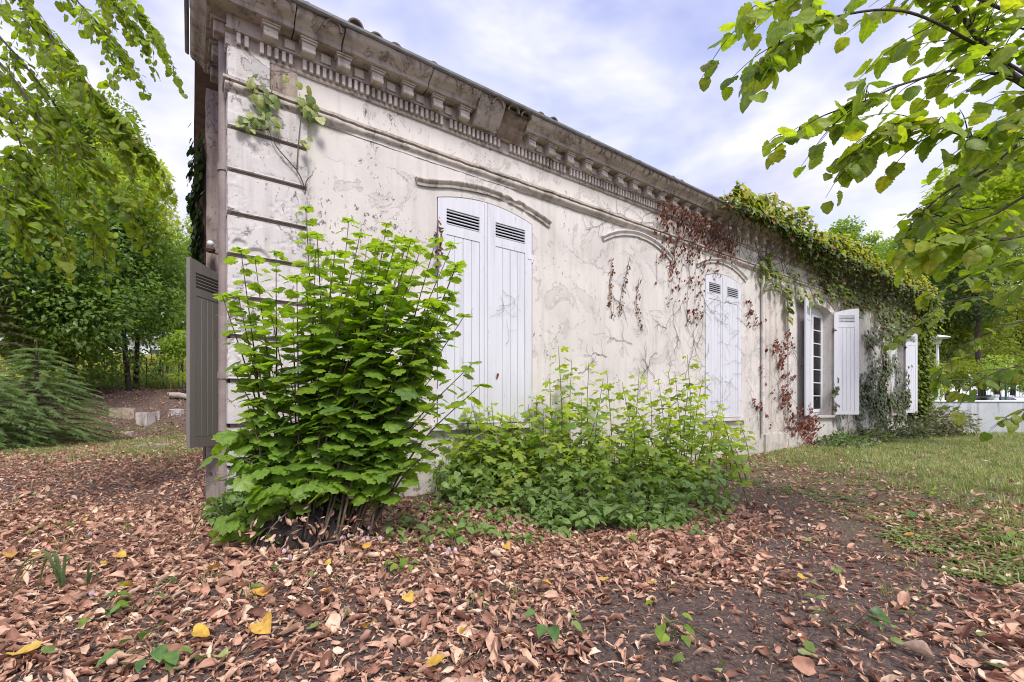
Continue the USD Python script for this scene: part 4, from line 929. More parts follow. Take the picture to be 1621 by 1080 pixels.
# ------------------------------------------------------------------ fallen leaves
PATHPTS = np.array([on_ground(*p)[:2] for p in ((1170, 752), (1250, 790), (1310, 840), (1340, 900), (1330, 945), (1250, 1000), (1080, 1060))])
def path_dist(x, y):
    q = np.stack([x, y], -1)[:, None]; a, b = PATHPTS[:-1], PATHPTS[1:]; ab = b - a
    t = np.clip(((q - a) * ab).sum(-1) / (ab * ab).sum(-1), 0, 1)
    return np.linalg.norm(q - (a + t[..., None] * ab), axis=-1).min(1)
def grassy(x, y):
    n = meshkit.fbm(np.stack([x, y, np.zeros_like(x)], -1) * 0.8, 4, 17)
    return smoothstep(6.3, 8.6, 0.62 * x - 0.62 * y + 3.2 * n)
def leaf_litter():
    rng = np.random.default_rng(8)
    n = 270000; D = np.sqrt(rng.uniform(1.35 ** 2, 17.5 ** 2, n)); L = rng.uniform(-1.16, 1.16, n) * D
    x = CAM[0] + RIGHT[0] * L + FWD[0] * D; y = CAM[1] + RIGHT[1] * L + FWD[1] * D
    patchy = meshkit.fbm(np.stack([x, y, np.zeros(n)], -1) * 1.7, 3, 40)
    dens = np.where(D < 4, 1.0, np.clip(1.15 - D * 0.045, 0.35, 1)) * np.clip(0.25 + 1.6 * patchy, 0.2, 1)
    dens *= 0.34 + 0.66 * smoothstep(0.18, 0.75, path_dist(x, y) + (patchy - 0.5) * 0.5)
    dens *= 1 - 0.72 * grassy(x, y)
    dens *= np.where((x - PATHPTS[3][0]) * 0.82 - (y - PATHPTS[3][1]) * 0.57 > 0.4, 0.55, 1)
    dens = np.where(L < 0.3 * D, dens * 1.25, dens)
    house_in = (x > -0.05) & (y > -0.05)
    keep = (rng.random(n) < dens) & ~house_in
    keep &= ~((np.hypot(x - 0.42, y + 1.3) < 0.34))
    near = D < 4.6
    # more leaves where they show large
    n2 = 42000; D2 = np.sqrt(rng.uniform(1.35 ** 2, 4.6 ** 2, n2)); L2 = rng.uniform(-1.16, 1.16, n2) * D2
    x2 = CAM[0] + RIGHT[0] * L2 + FWD[0] * D2; y2 = CAM[1] + RIGHT[1] * L2 + FWD[1] * D2
    p2 = meshkit.fbm(np.stack([x2, y2, np.zeros(n2)], -1) * 1.7, 3, 40)
    d2 = np.clip(0.2 + 1.5 * p2, 0.2, 1) * (0.26 + 0.74 * smoothstep(0.2, 0.8, path_dist(x2, y2) + (p2 - .5) * .5)) * np.where((x2 - PATHPTS[3][0]) * 0.82 - (y2 - PATHPTS[3][1]) * 0.57 > 0.4, 0.5, 1) * (1 - 0.7 * grassy(x2, y2))
    k2 = (rng.random(n2) < d2) & ~((x2 > -.05) & (y2 > -.05)) & ~(np.hypot(x2 - 0.42, y2 + 1.3) < 0.34)
    # crumbs and bits on the trodden earth
    n3 = 20000; D3 = np.sqrt(rng.uniform(1.4 ** 2, 8.5 ** 2, n3)); L3 = rng.uniform(-.4, 1.16, n3) * D3
    x3 = CAM[0] + RIGHT[0] * L3 + FWD[0] * D3; y3 = CAM[1] + RIGHT[1] * L3 + FWD[1] * D3
    k3 = (rng.random(n3) < np.exp(-(path_dist(x3, y3) / 1.1) ** 2)) & (y3 < -.1)
    bits = np.concatenate([np.ones(int(keep.sum() + k2.sum())), np.full(int(k3.sum()), .36)])
    x, y, D = np.concatenate([x[keep], x2[k2], x3[k3]]), np.concatenate([y[keep], y2[k2], y3[k3]]), np.concatenate([D[keep], D2[k2], D3[k3]])
    N = len(x); z = ground_z(x, y)
    size = np.exp(rng.normal(math.log(0.034), 0.50, N)).clip(0.02, 0.10) * np.where(D > 8, 1.15, 1) * bits
    yaw = rng.uniform(0, 2 * PI, N); tl = rng.normal(0, 0.42, (N, 2))
    q = np.zeros((N, 4)); cy, sy = np.cos(yaw / 2), np.sin(yaw / 2)
    ax, ay = tl[:, 0] / 2, tl[:, 1] / 2
    # yaw after small tilts
    w, i, j, k = np.cos(ax) * np.cos(ay), np.sin(ax) * np.cos(ay), np.cos(ax) * np.sin(ay), -np.sin(ax) * np.sin(ay)
    q[:, 0] = cy * w - sy * k; q[:, 1] = cy * i - sy * j; q[:, 2] = cy * j + sy * i; q[:, 3] = cy * k + sy * w
    flip = rng.random(N) < 0.3
    proto = rng.integers(0, len(CURL), N)
    zz = z + np.abs(tl).max(1) * size * 0.30 + rng.uniform(-0.004, 0.012, N)
    # the ones that show largest are things of their own
    P = np.stack([x, y, zz], 1); vis = in_view(P, -0.02)
    score = size / D * vis; big = np.argsort(-score)[:300]
    for c in big:
        R = _q2m(q[c])
        v, f = CURL[proto[c]]
        obj('fallen_leaf', (v @ (R * size[c]).T + P[c], f), M_litter, smooth=True, label='dry curled brown leaf lying on the ground in the foreground', cat='leaf', group='dry brown leaves on the ground in the foreground')
    rest = np.setdiff1d(np.arange(N), big)
    pi = UsdGeom.PointInstancer.Define(stage, '/World/leaf_litter')
    tag(pi, 'carpet of dry brown fallen leaves covering the ground', 'leaves', None, 'stuff')
    for s, vf in enumerate(CURL):
        mm = usdkit.mesh(stage, f'/World/leaf_litter/curled_leaf_{s:03d}', vf, M_litter, True); mm.CreateDoubleSidedAttr(True)
        pi.CreatePrototypesRel().AddTarget(mm.GetPath())
    pi.CreatePositionsAttr(Vt.Vec3fArray.FromNumpy(P[rest].astype(np.float32)))
    pi.CreateOrientationsAttr(Vt.QuathArray([Gf.Quath(float(a), float(b), float(c), float(d)) for a, b, c, d in q[rest]]))
    pi.CreateScalesAttr(Vt.Vec3fArray.FromNumpy(np.repeat(size[rest][:, None], 3, 1).astype(np.float32)))
    pi.CreateProtoIndicesAttr(Vt.IntArray.FromNumpy(proto[rest].astype(np.int32)))
    print('litter', N)
def _q2m(q):
    w, x, y, z = q
    return np.array([[1 - 2 * (y * y + z * z), 2 * (x * y - w * z), 2 * (x * z + w * y)], [2 * (x * y + w * z), 1 - 2 * (x * x + z * z), 2 * (y * z - w * x)], [2 * (x * z - w * y), 2 * (y * z + w * x), 1 - 2 * (x * x + y * y)]])
leaf_litter()
def coloured_leaves():
    rng = np.random.default_rng(77)
    flat = [leaf_strip(w_heart, 9, 0.22 + .1 * s, (-0.25, 0.3, -0.5, 0.15)[s], 0.04, 60 + s, 0.4) for s in range(4)]
    Y = [(413, 1003, .085), (425, 948, .075), (510, 945, .06), (25, 1045, .085), (185, 888, .06), (162, 906, .05), (85, 866, .055), (15, 886, .075), (60, 884, .06), (345, 905, .06), (643, 957, .055), (858, 933, .05), (857, 879, .05), (955, 923, .05), (1033, 933, .04), (675, 1068, .06), (798, 873, .06),
         (1270, 925, .05), (1340, 925, .03), (1402, 874, .04), (1432, 853, .05), (305, 1022, .06), (210, 938, .05), (524, 902, .045), (590, 1010, .06), (740, 1010, .05), (575, 875, .05), (700, 812, .06), (640, 800, .06), (130, 830, .05)]
    for px, py, s in Y:
        p = on_ground(px, py); a = rng.uniform(0, 6.28); d = unit([math.cos(a), math.sin(a), rng.normal(0, .15)]); k = int(rng.integers(4))
        v, f = flat[k]; v = v @ (basis(d, unit([rng.normal(0, .35), rng.normal(0, .35), 1])) * s * 1.1).T; v[:, 2] -= v[:, 2].min() - 0.028
        obj('yellow_leaf', (v + p, f), M_yellow, smooth=True, label='yellow fallen leaf lying bright on the brown leaves', cat='leaf', group='yellow leaves on the ground')
    for i in range(46):
        px, py = (rng.uniform(1050, 1620), rng.uniform(860, 1078)) if i < 30 else (rng.uniform(30, 900), rng.uniform(900, 1075))
        p = on_ground(px, py); a = rng.uniform(0, 6.28); d = unit([math.cos(a), math.sin(a), rng.normal(0, .15)])
        v, f = flat[int(rng.integers(4))]; v = v @ (basis(d, unit([rng.normal(0, .3), rng.normal(0, .3), 1])) * rng.uniform(.03, .055)).T; v[:, 2] -= v[:, 2].min() - 0.022
        obj('green_leaf', (v + p, f), M_greenfall if i % 3 else M_palevine, smooth=True, label='pale green fallen leaf on the ground', cat='leaf', group='pale green leaves on the ground')
coloured_leaves()

# ------------------------------------------------------------------ trees
M_everdk = leaf_mat('dark_evergreen_leaf', [(0, (0.04, 0.075, 0.025)), (0.5, (0.085, 0.14, 0.04)), (1, (0.15, 0.21, 0.06))], TR, 0.25, 0.3)
def crown_leaves(rng, blobs, n, size, droop=0.25, flat=0.6, hollow=0.55, two=True, protos=None):
    """Leaf-sized faces in clumps through the volume of the blobs (centre, radii), denser towards each clump's skin."""
    vol = np.array([np.prod(b[1]) ** 0.67 for b in blobs]); cnt = np.maximum(1, (n * vol / vol.sum()).astype(int))
    V, F, base = [], [], 0; protos = protos or DIAMOND
    for (c, r), k in zip(blobs, cnt):
        d = unit_rows(rng.normal(0, 1, (k, 3))); rad = (hollow + (1 - hollow) * rng.random(k) ** 0.5) * (1 + 0.25 * (meshkit.fbm(d * 2.2 + np.asarray(c), 3, 1) - 0.5) * 2)
        p = np.asarray(c) + d * rad[:, None] * np.asarray(r)
        out = d * np.array([1, 1, .6]) + rng.normal(0, .55, (k, 3)); out[:, 2] -= droop; out = unit_rows(out)
        up = unit_rows(rng.normal(0, flat, (k, 3)) + [0, 0, 1] + 0.35 * d)
        z = unit_rows(up - out * (up * out).sum(1)[:, None]); y = np.cross(z, out)
        s = size * np.exp(rng.normal(0, .28, k))
        which = rng.integers(0, len(protos), k)
        for w, (v, f) in enumerate(protos):
            i = np.where(which == w)[0]
            if not len(i): continue
            B = np.stack([out[i], y[i], z[i]], 2) * s[i][:, None, None]
            vv = np.einsum('nij,vj->nvi', B, v) + p[i][:, None]
            V.append(vv.reshape(-1, 3)); F.append((f[None] + (np.arange(len(i)) * len(v))[:, None, None] + base).reshape(-1, 3)); base += len(i) * len(v)
    return np.vstack(V), np.vstack(F)

def clump_blobs(rng, c, r, n, size=(0.28, 0.5), squash=0.75, skin=0.75):
    """n clumps spread over an ellipsoid crown."""
    c, r = np.asarray(c, float), np.asarray(r, float); out = []
    for i in range(n):
        d = unit(rng.normal(0, 1, 3)); k = skin * rng.random() ** 0.4
        s = rng.uniform(*size) * r.mean()
        out.append((c + d * r * k, (s * 1.15, s * 1.15, s * squash)))
    return out

def tree(name, label, cat, base, crown_c, crown_r, leafmat, n_leaves, leaf, trunk_r=0.14, n_clumps=16, seed=0, group=None, limbs=7, size=(0.26, 0.46), hollow=0.35, droop=0.25, bark=None, clumps=None):
    rng = np.random.default_rng(seed); base = np.asarray(base, float); cc = np.asarray(crown_c, float)
    t = thing(name, label, cat, (0, 0, 0), 0, group)
    top = cc + [0, 0, 0.45 * crown_r[2]]
    c = curve([base - [0, 0, 0.2], base + (cc - base) * 0.45 + [rng.normal(0, .12), rng.normal(0, .12), 0], cc, top], 8)
    blobs = clumps or clump_blobs(rng, cc, crown_r, n_clumps, size)
    tr = MB(); tr.tube(c, np.linspace(trunk_r, trunk_r * 0.2, len(c)), 8)
    tk = obj('trunk', tr, bark or M_bark, t, smooth=True)
    for b in blobs[:limbs]:
        s = rng.uniform(0.35, 0.8); p, _ = along(c, s)
        cv = curve([p, (p + b[0]) / 2 + [0, 0, 0.12 * crown_r[2]], b[0]], 5)
        obj('limb', tube(cv, np.linspace(trunk_r * 0.4, trunk_r * 0.1, len(cv)), 5), bark or M_bark, t, smooth=True)
    obj('crown', crown_leaves(rng, blobs, n_leaves, leaf, droop, hollow=hollow), leafmat, t)
    return t

def g(px, py, D):
    p = at(px, py, D); p[2] = float(ground_z(p[0], p[1])); return p
# left: evergreens behind the clearing
tree('evergreen_tree', 'tall dark evergreen tree left of the house, with the widest crown', 'tree', g(120, 600, 15.0), at(85, 415, 14.6), (3.1, 3.0, 5.0), M_ever, 25000, 0.14, 0.14, 46, 1, size=(0.22, 0.38))
tree('evergreen_tree', 'slimmer evergreen tree nearest the house gable, against the sky', 'tree', g(215, 590, 17.0), at(218, 445, 16.6), (1.9, 1.7, 4.7), M_ever, 15000, 0.13, 0.10, 34, 2, size=(0.24, 0.42))
tree('leafy_tree', 'yellowish green deciduous tree with a domed top behind the hanging lime branches', 'tree', g(60, 600, 20), at(150, 250, 18.5), (2.4, 2.4, 3.0), M_treeA, 17000, 0.14, 0.16, 22, 3)
tree('leafy_tree', 'light green leafy tree standing between the evergreens against the sky beside the gable', 'tree', g(205, 600, 16.2), at(205, 330, 16.0), (1.35, 1.2, 2.7), M_treeA, 11000, 0.12, .09, 26, 15, size=(.24, .42))
tree('distant_tree', 'pale feathery tree far behind the gable, rising beside the downpipe', 'tree', g(312, 560, 30), at(308, 400, 29), (2.0, 1.7, 3.4), M_treeA, 7000, 0.17, 0.12, 18, 4, size=(0.2, 0.4))
tree('garden_shrub', 'yellow shrub peeping over the grey open shutter', 'shrub', g(322, 500, 22), at(322, 395, 21), (0.8, 0.8, 1.5), M_treeY, 3000, 0.12, 0.05, 9, 5)
tree('garden_shrub', 'small loose shrub at the edge of the bright grass beside the grey shutter', 'shrub', g(282, 600, 16), at(283, 555, 16), (0.5, 0.5, 1.3), M_treeA, 1800, 0.10, 0.03, 8, 6)
tree('leafy_tree', 'brownish green thin tree above the wire fence', 'tree', g(250, 600, 19), at(262, 500, 18.5), (1.3, 1.3, 1.5), M_treeA, 4200, 0.11, 0.06, 12, 7, size=(0.25, 0.42), hollow=.2)
tree('garden_shrub', 'leafy green shrub behind the firs, touching the hanging lime leaves', 'shrub', g(40, 620, 14.5), at(45, 520, 14.2), (1.9, 1.6, 1.6), M_treeA, 9000, 0.13, .05, 18, 11, size=(.26, .42))
tree('evergreen_tree', 'bushy evergreen between the fir and the wire fence', 'tree', g(150, 610, 17.0), at(125, 490, 16.8), (1.6, 1.5, 1.5), M_ever, 7500, 0.135, .06, 18, 12, size=(.26, .42))
tree('leafy_tree', 'light green leafy tree under the slimmer evergreen', 'tree', g(262, 600, 20.5), at(252, 445, 20), (1.9, 1.6, 2.0), M_treeA, 9000, 0.13, .06, 18, 13, size=(.24, .42))
# the low fir with drooping boughs
def fir(name, label, base, H, R, seed, m, n_tiers=13, needle=0.055):
    rng = np.random.default_rng(seed); t = thing(name, label, 'tree', (0, 0, 0)); base = np.asarray(base, float)
    obj('trunk', tube([base - [0, 0, .2], base + [0, 0, H * .5], base + [0, 0, H]], [0.10, 0.06, 0.012], 8), M_bark, t, smooth=True)
    V, F, nb = [], [], 0
    for i in range(n_tiers):
        z = H * (0.05 + 0.92 * i / n_tiers); r = R * (1 - (z / H) ** 1.9) + 0.12; k = int(7 + 9 * r / R)
        for j in range(k):
            a = 2 * PI * (j + rng.random()) / k; L = r * rng.uniform(0.75, 1.12); d = np.array([math.cos(a), math.sin(a), 0])
            p0 = base + [0, 0, z]; c = curve([p0, p0 + d * L * .5 + [0, 0, 0.07 * L], p0 + d * L + [0, 0, -0.07 * L]], 6)
            c[:, 2] = np.maximum(c[:, 2], ground_z(c[:, 0], c[:, 1]) + 0.05)
            if j % 3 == 0: obj('bough', tube(c, np.linspace(.012, .003, len(c)), 4), M_bark, t)
            m_ = int(46 * L / 0.9) + 8; s = rng.uniform(0.18, 1, m_) ** 0.8
            idx = np.clip((s * (len(c) - 1)).astype(int), 0, len(c) - 2); fr = (s * (len(c) - 1) - idx)[:, None]
            p = c[idx] * (1 - fr) + c[idx + 1] * fr; tan = unit_rows(c[idx + 1] - c[idx])
            side = np.cross(tan, [0, 0, 1]) * rng.choice([-1, 1], m_)[:, None]
            out = unit_rows(tan * 0.8 + side * rng.uniform(.3, 1.0, m_)[:, None] + rng.normal(0, .12, (m_, 3)) - [0, 0, .22])
            up = unit_rows(rng.normal(0, .3, (m_, 3)) + [0, 0, 1]); zz = unit_rows(up - out * (up * out).sum(1)[:, None]); yy = np.cross(zz, out)
            sz = (0.16 * (1 - 0.35 * s) * rng.uniform(.7, 1.2, m_))
            B = np.stack([out, yy * 0.55, zz], 2) * sz[:, None, None]
            # a flat spray: a little comb of needles
            vv = np.einsum('nij,vj->nvi', B, SPRAY[0]) + p[:, None]
            V.append(vv.reshape(-1, 3)); F.append((SPRAY[1][None] + (np.arange(m_) * len(SPRAY[0]))[:, None, None] + nb).reshape(-1, 3)); nb += m_ * len(SPRAY[0])
    obj('crown', (np.vstack(V), np.vstack(F)), m, t)
    return t
def spray():
    V, F = [], []
    for s in (-1, 1):
        for k in range(5):
            x = k / 5; n = len(V); L = 0.42 * (1 - 0.55 * x)
            V += [(x, 0, 0), (x + 0.10, 0, 0), (x + 0.26, s * L, -0.05)]; F.append([n, n + 1, n + 2])
    n = len(V); V += [(0.85, -.05, 0), (0.85, .05, 0), (1.15, 0, -.05)]; F.append([n, n + 1, n + 2])
    return np.array(V, float), np.array(F)
SPRAY = spray()
M_dryfir = leaf_mat('brownish_conifer_needles', [(0, (0.10, 0.075, 0.045)), (0.5, (0.13, 0.12, 0.06)), (1, (0.12, 0.15, 0.06))], TR, 0.2)
fir('fir_tree', 'low dark fir with layered drooping boughs beside the leafy clearing', g(58, 690, 11.8), 2.75, 1.75, 5, M_yew, 16)
fir('fir_tree', 'smaller blue green fir at the left frame edge in front', g(-18, 695, 10.4), 1.9, 1.15, 6, M_yew, 13)
fir('old_conifer', 'tall brownish conifer with dead twigs at the left frame edge', g(-8, 690, 12.6), 5.6, 1.2, 7, M_dryfir, 20)
# far row of trees beyond the bright field, both sides
rng = np.random.default_rng(50)
for i, (px, py, D, r, h, mm) in enumerate([(20, 480, 46, 5.5, 5.5, M_treeA), (110, 500, 50, 5.0, 5, M_ever), (200, 490, 48, 4.6, 5.5, M_treeA), (285, 500, 52, 4.5, 5, M_treeY)]):
    tree('distant_tree', ['rounded tree far beyond the fence behind the brown conifer', 'dark distant tree behind the white building', 'mid green distant tree right of the white building', 'bright distant tree beside the grey shutter'][i], 'tree', g(px, 560, D), at(px, py, D), (r, r, h), mm, 5000, 0.36, .2, 16, 60 + i)

# fence, railing, building at the back left
def wire_fence():
    t = thing('wire_fence', 'thin green wire fence along the top of the leafy bank', 'fence')
    P = [g(px, 612, 17.6) for px in (165, 178, 205, 232, 258, 283, 305)]
    for p in P: obj('post', tube([p - [0, 0, .2], p + [0, 0, 1.25]], 0.022, 6), M_fence, t)
    w = MB()
    for a, b in zip(P[:-1], P[1:]):
        for h in np.linspace(0.08, 1.18, 8): w.tube([a + [0, 0, h], (a + b) / 2 + [0, 0, h - .01], b + [0, 0, h]], 0.0028, 3, False)
        for s in np.linspace(0, 1, 9)[1:-1]: w.tube([a + (b - a) * s + [0, 0, .08], a + (b - a) * s + [0, 0, 1.18]], 0.0022, 3, False)
    obj('wire_mesh', w, M_fence, t, kind='stuff')
M_fence = plain('green_fence_paint', (0.045, 0.075, 0.06), 0.5, 0.3)
wire_fence()
M_white = plain('white_wall_paint', (0.66, 0.68, 0.70), 0.7, 0.12, 0.7, 0.1)
M_blue = plain('blue_grey_metal', (0.10, 0.16, 0.18), 0.5, 0.2)
M_roofg = plain('grey_roof_sheet', (0.28, 0.29, 0.32), 0.6, 0.2)
M_winglass = mat('dark_window_glass', {'p': ('principled_bsdf', {'base_color': (0.03, 0.04, 0.05), 'roughness': 0.08})}, [])
def back_building():
    o = g(175, 560, 36); o[2] -= 0.4; a = math.atan2(RIGHT[1], RIGHT[0])
    t = thing('building', 'low white building with a grey roof beyond the bright field', 'building', o, a)
    obj('wall', bbox((-5.5, 0, 0), (8.0, 6, 3.2)), M_white, t)
    obj('roof', (np.array([(-5.9, -.5, 3.203), (8.4, -.5, 3.203), (8.4, 6.5, 3.203), (-5.9, 6.5, 3.203), (-5.9, 3, 4.3), (8.4, 3, 4.3)]), np.array([[0, 1, 5], [0, 5, 4], [2, 3, 4], [2, 4, 5], [0, 4, 3], [1, 2, 5], [0, 3, 2], [0, 2, 1]])), M_roofg, t)
    for k in range(5):
        x = -4.4 + 2.5 * k
        w = obj('window', bbox((x - .06, -0.03, 1.0), (x + 1.36, -0.002, 2.4)), M_frame, t)
        obj('pane', bbox((x, -0.04, 1.06), (x + 1.3, -0.031, 2.34)), M_winglass, w)
    r = thing('railing', 'blue grey metal railing in front of the low white building', 'railing', o + np.array([0, 0, 0.3]) - 2.5 * FWD, a)
    for x in np.arange(-4, 4.01, 0.4): obj('baluster', tube([(x, 0, -.6), (x, 0, 1.25)], 0.035, 6), M_blue, r)
    for z in (0.25, 1.25): obj('rail', tube([(-4, 0, z), (4, 0, z)], 0.04, 6), M_blue, r)
back_building()
# old stone blocks and white stones on the bank
def stones():
    rng = np.random.default_rng(3)
    def rock(name, label, px, py, D, w, d, h, m, yaw, rough_=0.02):
        p = g(px, py, D); v, f = rough_block((-w / 2, -d / 2, -0.15), (w / 2, d / 2, h), 0.05, int(px))
        v = v + (meshkit.fbm(v * 5 + px, 3, 2)[:, None] - 0.5) * rough_ * 2
        obj(name, (v @ rotz(yaw).T + p, f), m, smooth=45, label=label, cat='stone')
    a = math.atan2(RIGHT[1], RIGHT[0])
    rock('stone_slab', 'long beige cut stone slab lying on the leafy bank', 200, 645, 14.6, 0.72, 0.4, 0.24, M_stoneb, a + .1)
    rock('stone_block', 'pale squared stone block standing at the end of the beige slab', 231, 650, 14.4, 0.36, 0.34, 0.34, M_stonew, a - .05)
    rock('stone_block', 'broken white stone piece right of the squared block', 247, 650, 14.7, 0.2, 0.2, 0.20, M_stonew, a + .4, .05)
    rock('stone', 'white rubble stone in the leaves in front of the slab', 205, 650, 13.6, 0.18, 0.13, 0.08, M_stonew, 1.0, .05)
    rock('stone', 'white rounded stone near the grey open shutter', 279, 633, 15.2, 0.36, 0.22, 0.14, M_stonew, 0.3, .06)
    rock('stone', 'flat grey paving stone half covered by leaves on the path to the shutter', 247, 697, 11.6, 0.95, 0.7, 0.035, M_slab, a + .2, .01)
    rock('stone', 'second flat grey paving stone, nearer and smaller', 240, 716, 10.0, 0.55, 0.4, 0.025, M_slab, a - .1, .01)
    p0, p1 = g(268, 622, 16.0), g(300, 622, 16.3)
    obj('log', tube([p0 + [0, 0, .12], (p0 + p1) / 2 + [0, 0, .16], p1 + [0, 0, .12]], [0.10, .11, .09], 9), M_logm, smooth=50, label='pale weathered log on the bank beside the grey shutter', cat='log')
M_stoneb = render_mat('beige_rubble_stone', (0.36, 0.28, 0.22), (0.15, 0.11, 0.08), peel=1.2, streak=.8)
M_stonew = render_mat('white_rubble_stone', (0.47, 0.42, 0.40), (0.17, 0.135, 0.11), peel=1.2, streak=.9)
M_slab = plain('grey_paving', (0.24, 0.225, 0.235), 0.85, 0.3, 5, 0.5)
M_logm = plain('pale_log', (0.36, 0.30, 0.26), 0.9, 0.3, 9, 0.6)
stones()

# ------------------------------------------------------------------ right: boundary wall, railings, lamp, cars, trees
A_R = math.atan2(RIGHT[1], RIGHT[0])
M_conc = render_mat('mossy_white_wall', (0.44, 0.46, 0.50), (0.16, 0.165, 0.17), pock=0.5, peel=0.2, crack=0.3, streak=0.9, bumpk=0.4, damp=0.5)
def boundary():
    o = at(1640, 644, 16.6); o[2] = 0
    t = thing('boundary_wall', 'low grey white rendered boundary wall with stained face beyond the grass', 'wall', o, A_R)
    for k in range(-3, 8):
        v, f = rough_block((k * 2.6 + .003, -0.1, -0.3), (k * 2.6 + 2.597, 0.1, 1.17), 0.2, 400 + k)
        obj('wall_panel', (v, f), M_conc, t, smooth=45)
        obj('coping', bbox((k * 2.6 + .003, -0.14, 1.172), (k * 2.6 + 2.597, 0.14, 1.235), 0.012), M_white, t)
    r = thing('railing', 'thin dark metal railing on top of the boundary wall', 'railing', o, A_R)
    for x in np.arange(-7.6, 14, 1.3): obj('post', bbox((x - .02, -.02, 1.236), (x + .02, .02, 2.05)), M_fence, r)
    for z in (1.34, 1.98): obj('rail', bbox((-7.6, -.012, z), (13.6, .012, z + .025)), M_fence, r)
    b = MB()
    for x in np.arange(-7.5, 13.6, 0.13): b.tube([(x, 0, 1.36), (x, 0, 1.97)], 0.007, 4, False)
    obj('bars', b, M_fence, r, kind='stuff')
    # lamp post
    p = at(1484, 644, 20.5); p[2] = 0
    l = thing('street_lamp', 'white lamp post with a flat disc shaped head behind the boundary wall', 'street lamp', p)
    obj('pole', tube([(0, 0, -.1), (0, 0, 2.2), (0, 0, 3.95)], [.075, .065, .05], 12), M_white, l, smooth=50)
    hv = trimesh.creation.revolve(np.array([(0.0, 4.02), (.42, 4.06), (.45, 4.09), (.43, 4.12), (.12, 4.22), (0.0, 4.24)]), sections=24)
    obj('lamp_head', hv, M_white, l, smooth=40)
    lv = trimesh.creation.revolve(np.array([(0.0, 3.80), (.10, 3.82), (.13, 3.92), (.13, 4.015), (0, 4.018)]), sections=18)
    obj('lantern', lv, M_frame, l, smooth=40)
boundary()
M_carw = mat('white_car_paint', {'p': ('principled_bsdf', {'base_color': (0.62, 0.64, 0.67), 'roughness': 0.25, 'coat_weight': 0.5})}, [])
M_carg = mat('grey_car_paint', {'p': ('principled_bsdf', {'base_color': (0.16, 0.17, 0.19), 'roughness': 0.25, 'coat_weight': 0.5})}, [])
M_tyre = plain('tyre_rubber', (0.02, 0.02, 0.02), 0.8)
M_lampred = mat('tail_lamp_red', {'p': ('principled_bsdf', {'base_color': (0.35, 0.01, 0.01), 'roughness': 0.2})}, [])
def car(label, px, D, paint, yaw):
    o = at(px, 644, D); o[2] = 0.15
    t = thing('parked_car', label, 'car', o, A_R + yaw, 'cars parked behind the boundary wall')
    side = np.array([(-2.05, .30), (2.0, .30), (2.12, .55), (2.05, .82), (1.15, .98), (.45, 1.42), (-1.15, 1.46), (-1.95, 1.02), (-2.1, .72)])
    cage = Polygon(side).buffer(0.06).buffer(-0.03)
    v, f = plate_xz(cage, -0.82, 0.82); v[:, 1] *= 1 - 0.16 * smoothstep(0.95, 1.45, v[:, 2])
    obj('body', (v, f), paint, t, smooth=30)
    for s in (-1, 1):
        for q in ([(-1.05, 1.02), (-.02, 1.02), (-.02, 1.34), (-1.0, 1.36)], [(.06, 1.02), (.92, 1.0), (.42, 1.32), (.06, 1.34)]):
            v, f = plate_xz(Polygon(q), -.004, .004); yy = 0.82 * (1 - 0.16 * smoothstep(.95, 1.45, v[:, 2])) + .012; v[:, 1] = s * (yy + v[:, 1]); obj('side_window', (v, f), M_winglass, t)
    obj('windscreen', (np.array([(1.20, -.66, .995), (1.20, .66, .995), (.50, .60, 1.42), (.50, -.60, 1.42)]) + [.05, 0, .045], np.array([[0, 1, 2], [0, 2, 3]])), M_winglass, t)
    obj('rear_window', (np.array([(-1.92, -.62, 1.06), (-1.92, .62, 1.06), (-1.24, .58, 1.43), (-1.24, -.58, 1.43)]) + [-.05, 0, .05], np.array([[0, 1, 2], [0, 2, 3]])), M_winglass, t)
    for x in (-1.3, 1.3):
        for s in (-1, 1):
            w = obj('wheel', tube([(x, s * .68, .30), (x, s * .85, .30)], .31, 18), M_tyre, t, smooth=40); obj('rim', tube([(x, s * .845, .30), (x, s * .862, .30)], .19, 14), M_carg, w)
    for s in (-1, 1):
        obj('tail_lamp', bbox((-2.16, s * .55 - .12, .72), (-2.06, s * .55 + .12, .86), .02), M_lampred, t); obj('headlight', bbox((2.06, s * .55 - .14, .62), (2.16, s * .55 + .14, .74), .02), M_frame, t)
car('white car parked behind the boundary wall right of the lamp post', 1570, 25.0, M_carw, 0.35)
car('grey car parked behind the boundary wall at the right frame edge', 1690, 26.5, M_carg, 0.2)
# trees right and behind
tree('evergreen_tree', 'broad dark evergreen mass deep behind the parked cars', 'tree', g(1580, 600, 35), at(1575, 505, 34), (6.0, 4.0, 5.2), M_everdk, 17000, 0.22, .2, 34, 78, size=(.22, .38))
tree('evergreen_tree', 'dark evergreen close behind the far house corner and lamp post', 'tree', g(1480, 600, 31), at(1478, 530, 31), (2.6, 2.4, 4.0), M_everdk, 9000, 0.18, .16, 24, 79, size=(.22, .38))
tree('leafy_tree', 'bright green leafy tree filling the right side behind the lime branches', 'tree', g(1790, 640, 10.5), at(1650, 315, 10.0), (2.3, 2.1, 1.7), M_lime, 15000, 0.10, .10, 30, 70, size=(.24, .4), hollow=.3)
tree('yellow_tree', 'yellow green tree behind the lamp post', 'tree', g(1500, 600, 27), at(1505, 530, 26), (3.0, 3.0, 3.6), M_treeY, 15000, 0.15, .15, 26, 71, size=(.24, .4))
tree('yellow_tree', 'broad yellow green tree right of the lamp post, over the parked white car', 'tree', g(1600, 600, 30), at(1610, 535, 29), (3.8, 3.6, 4.2), M_treeY, 15000, 0.16, .16, 26, 72, size=(.24, .4))
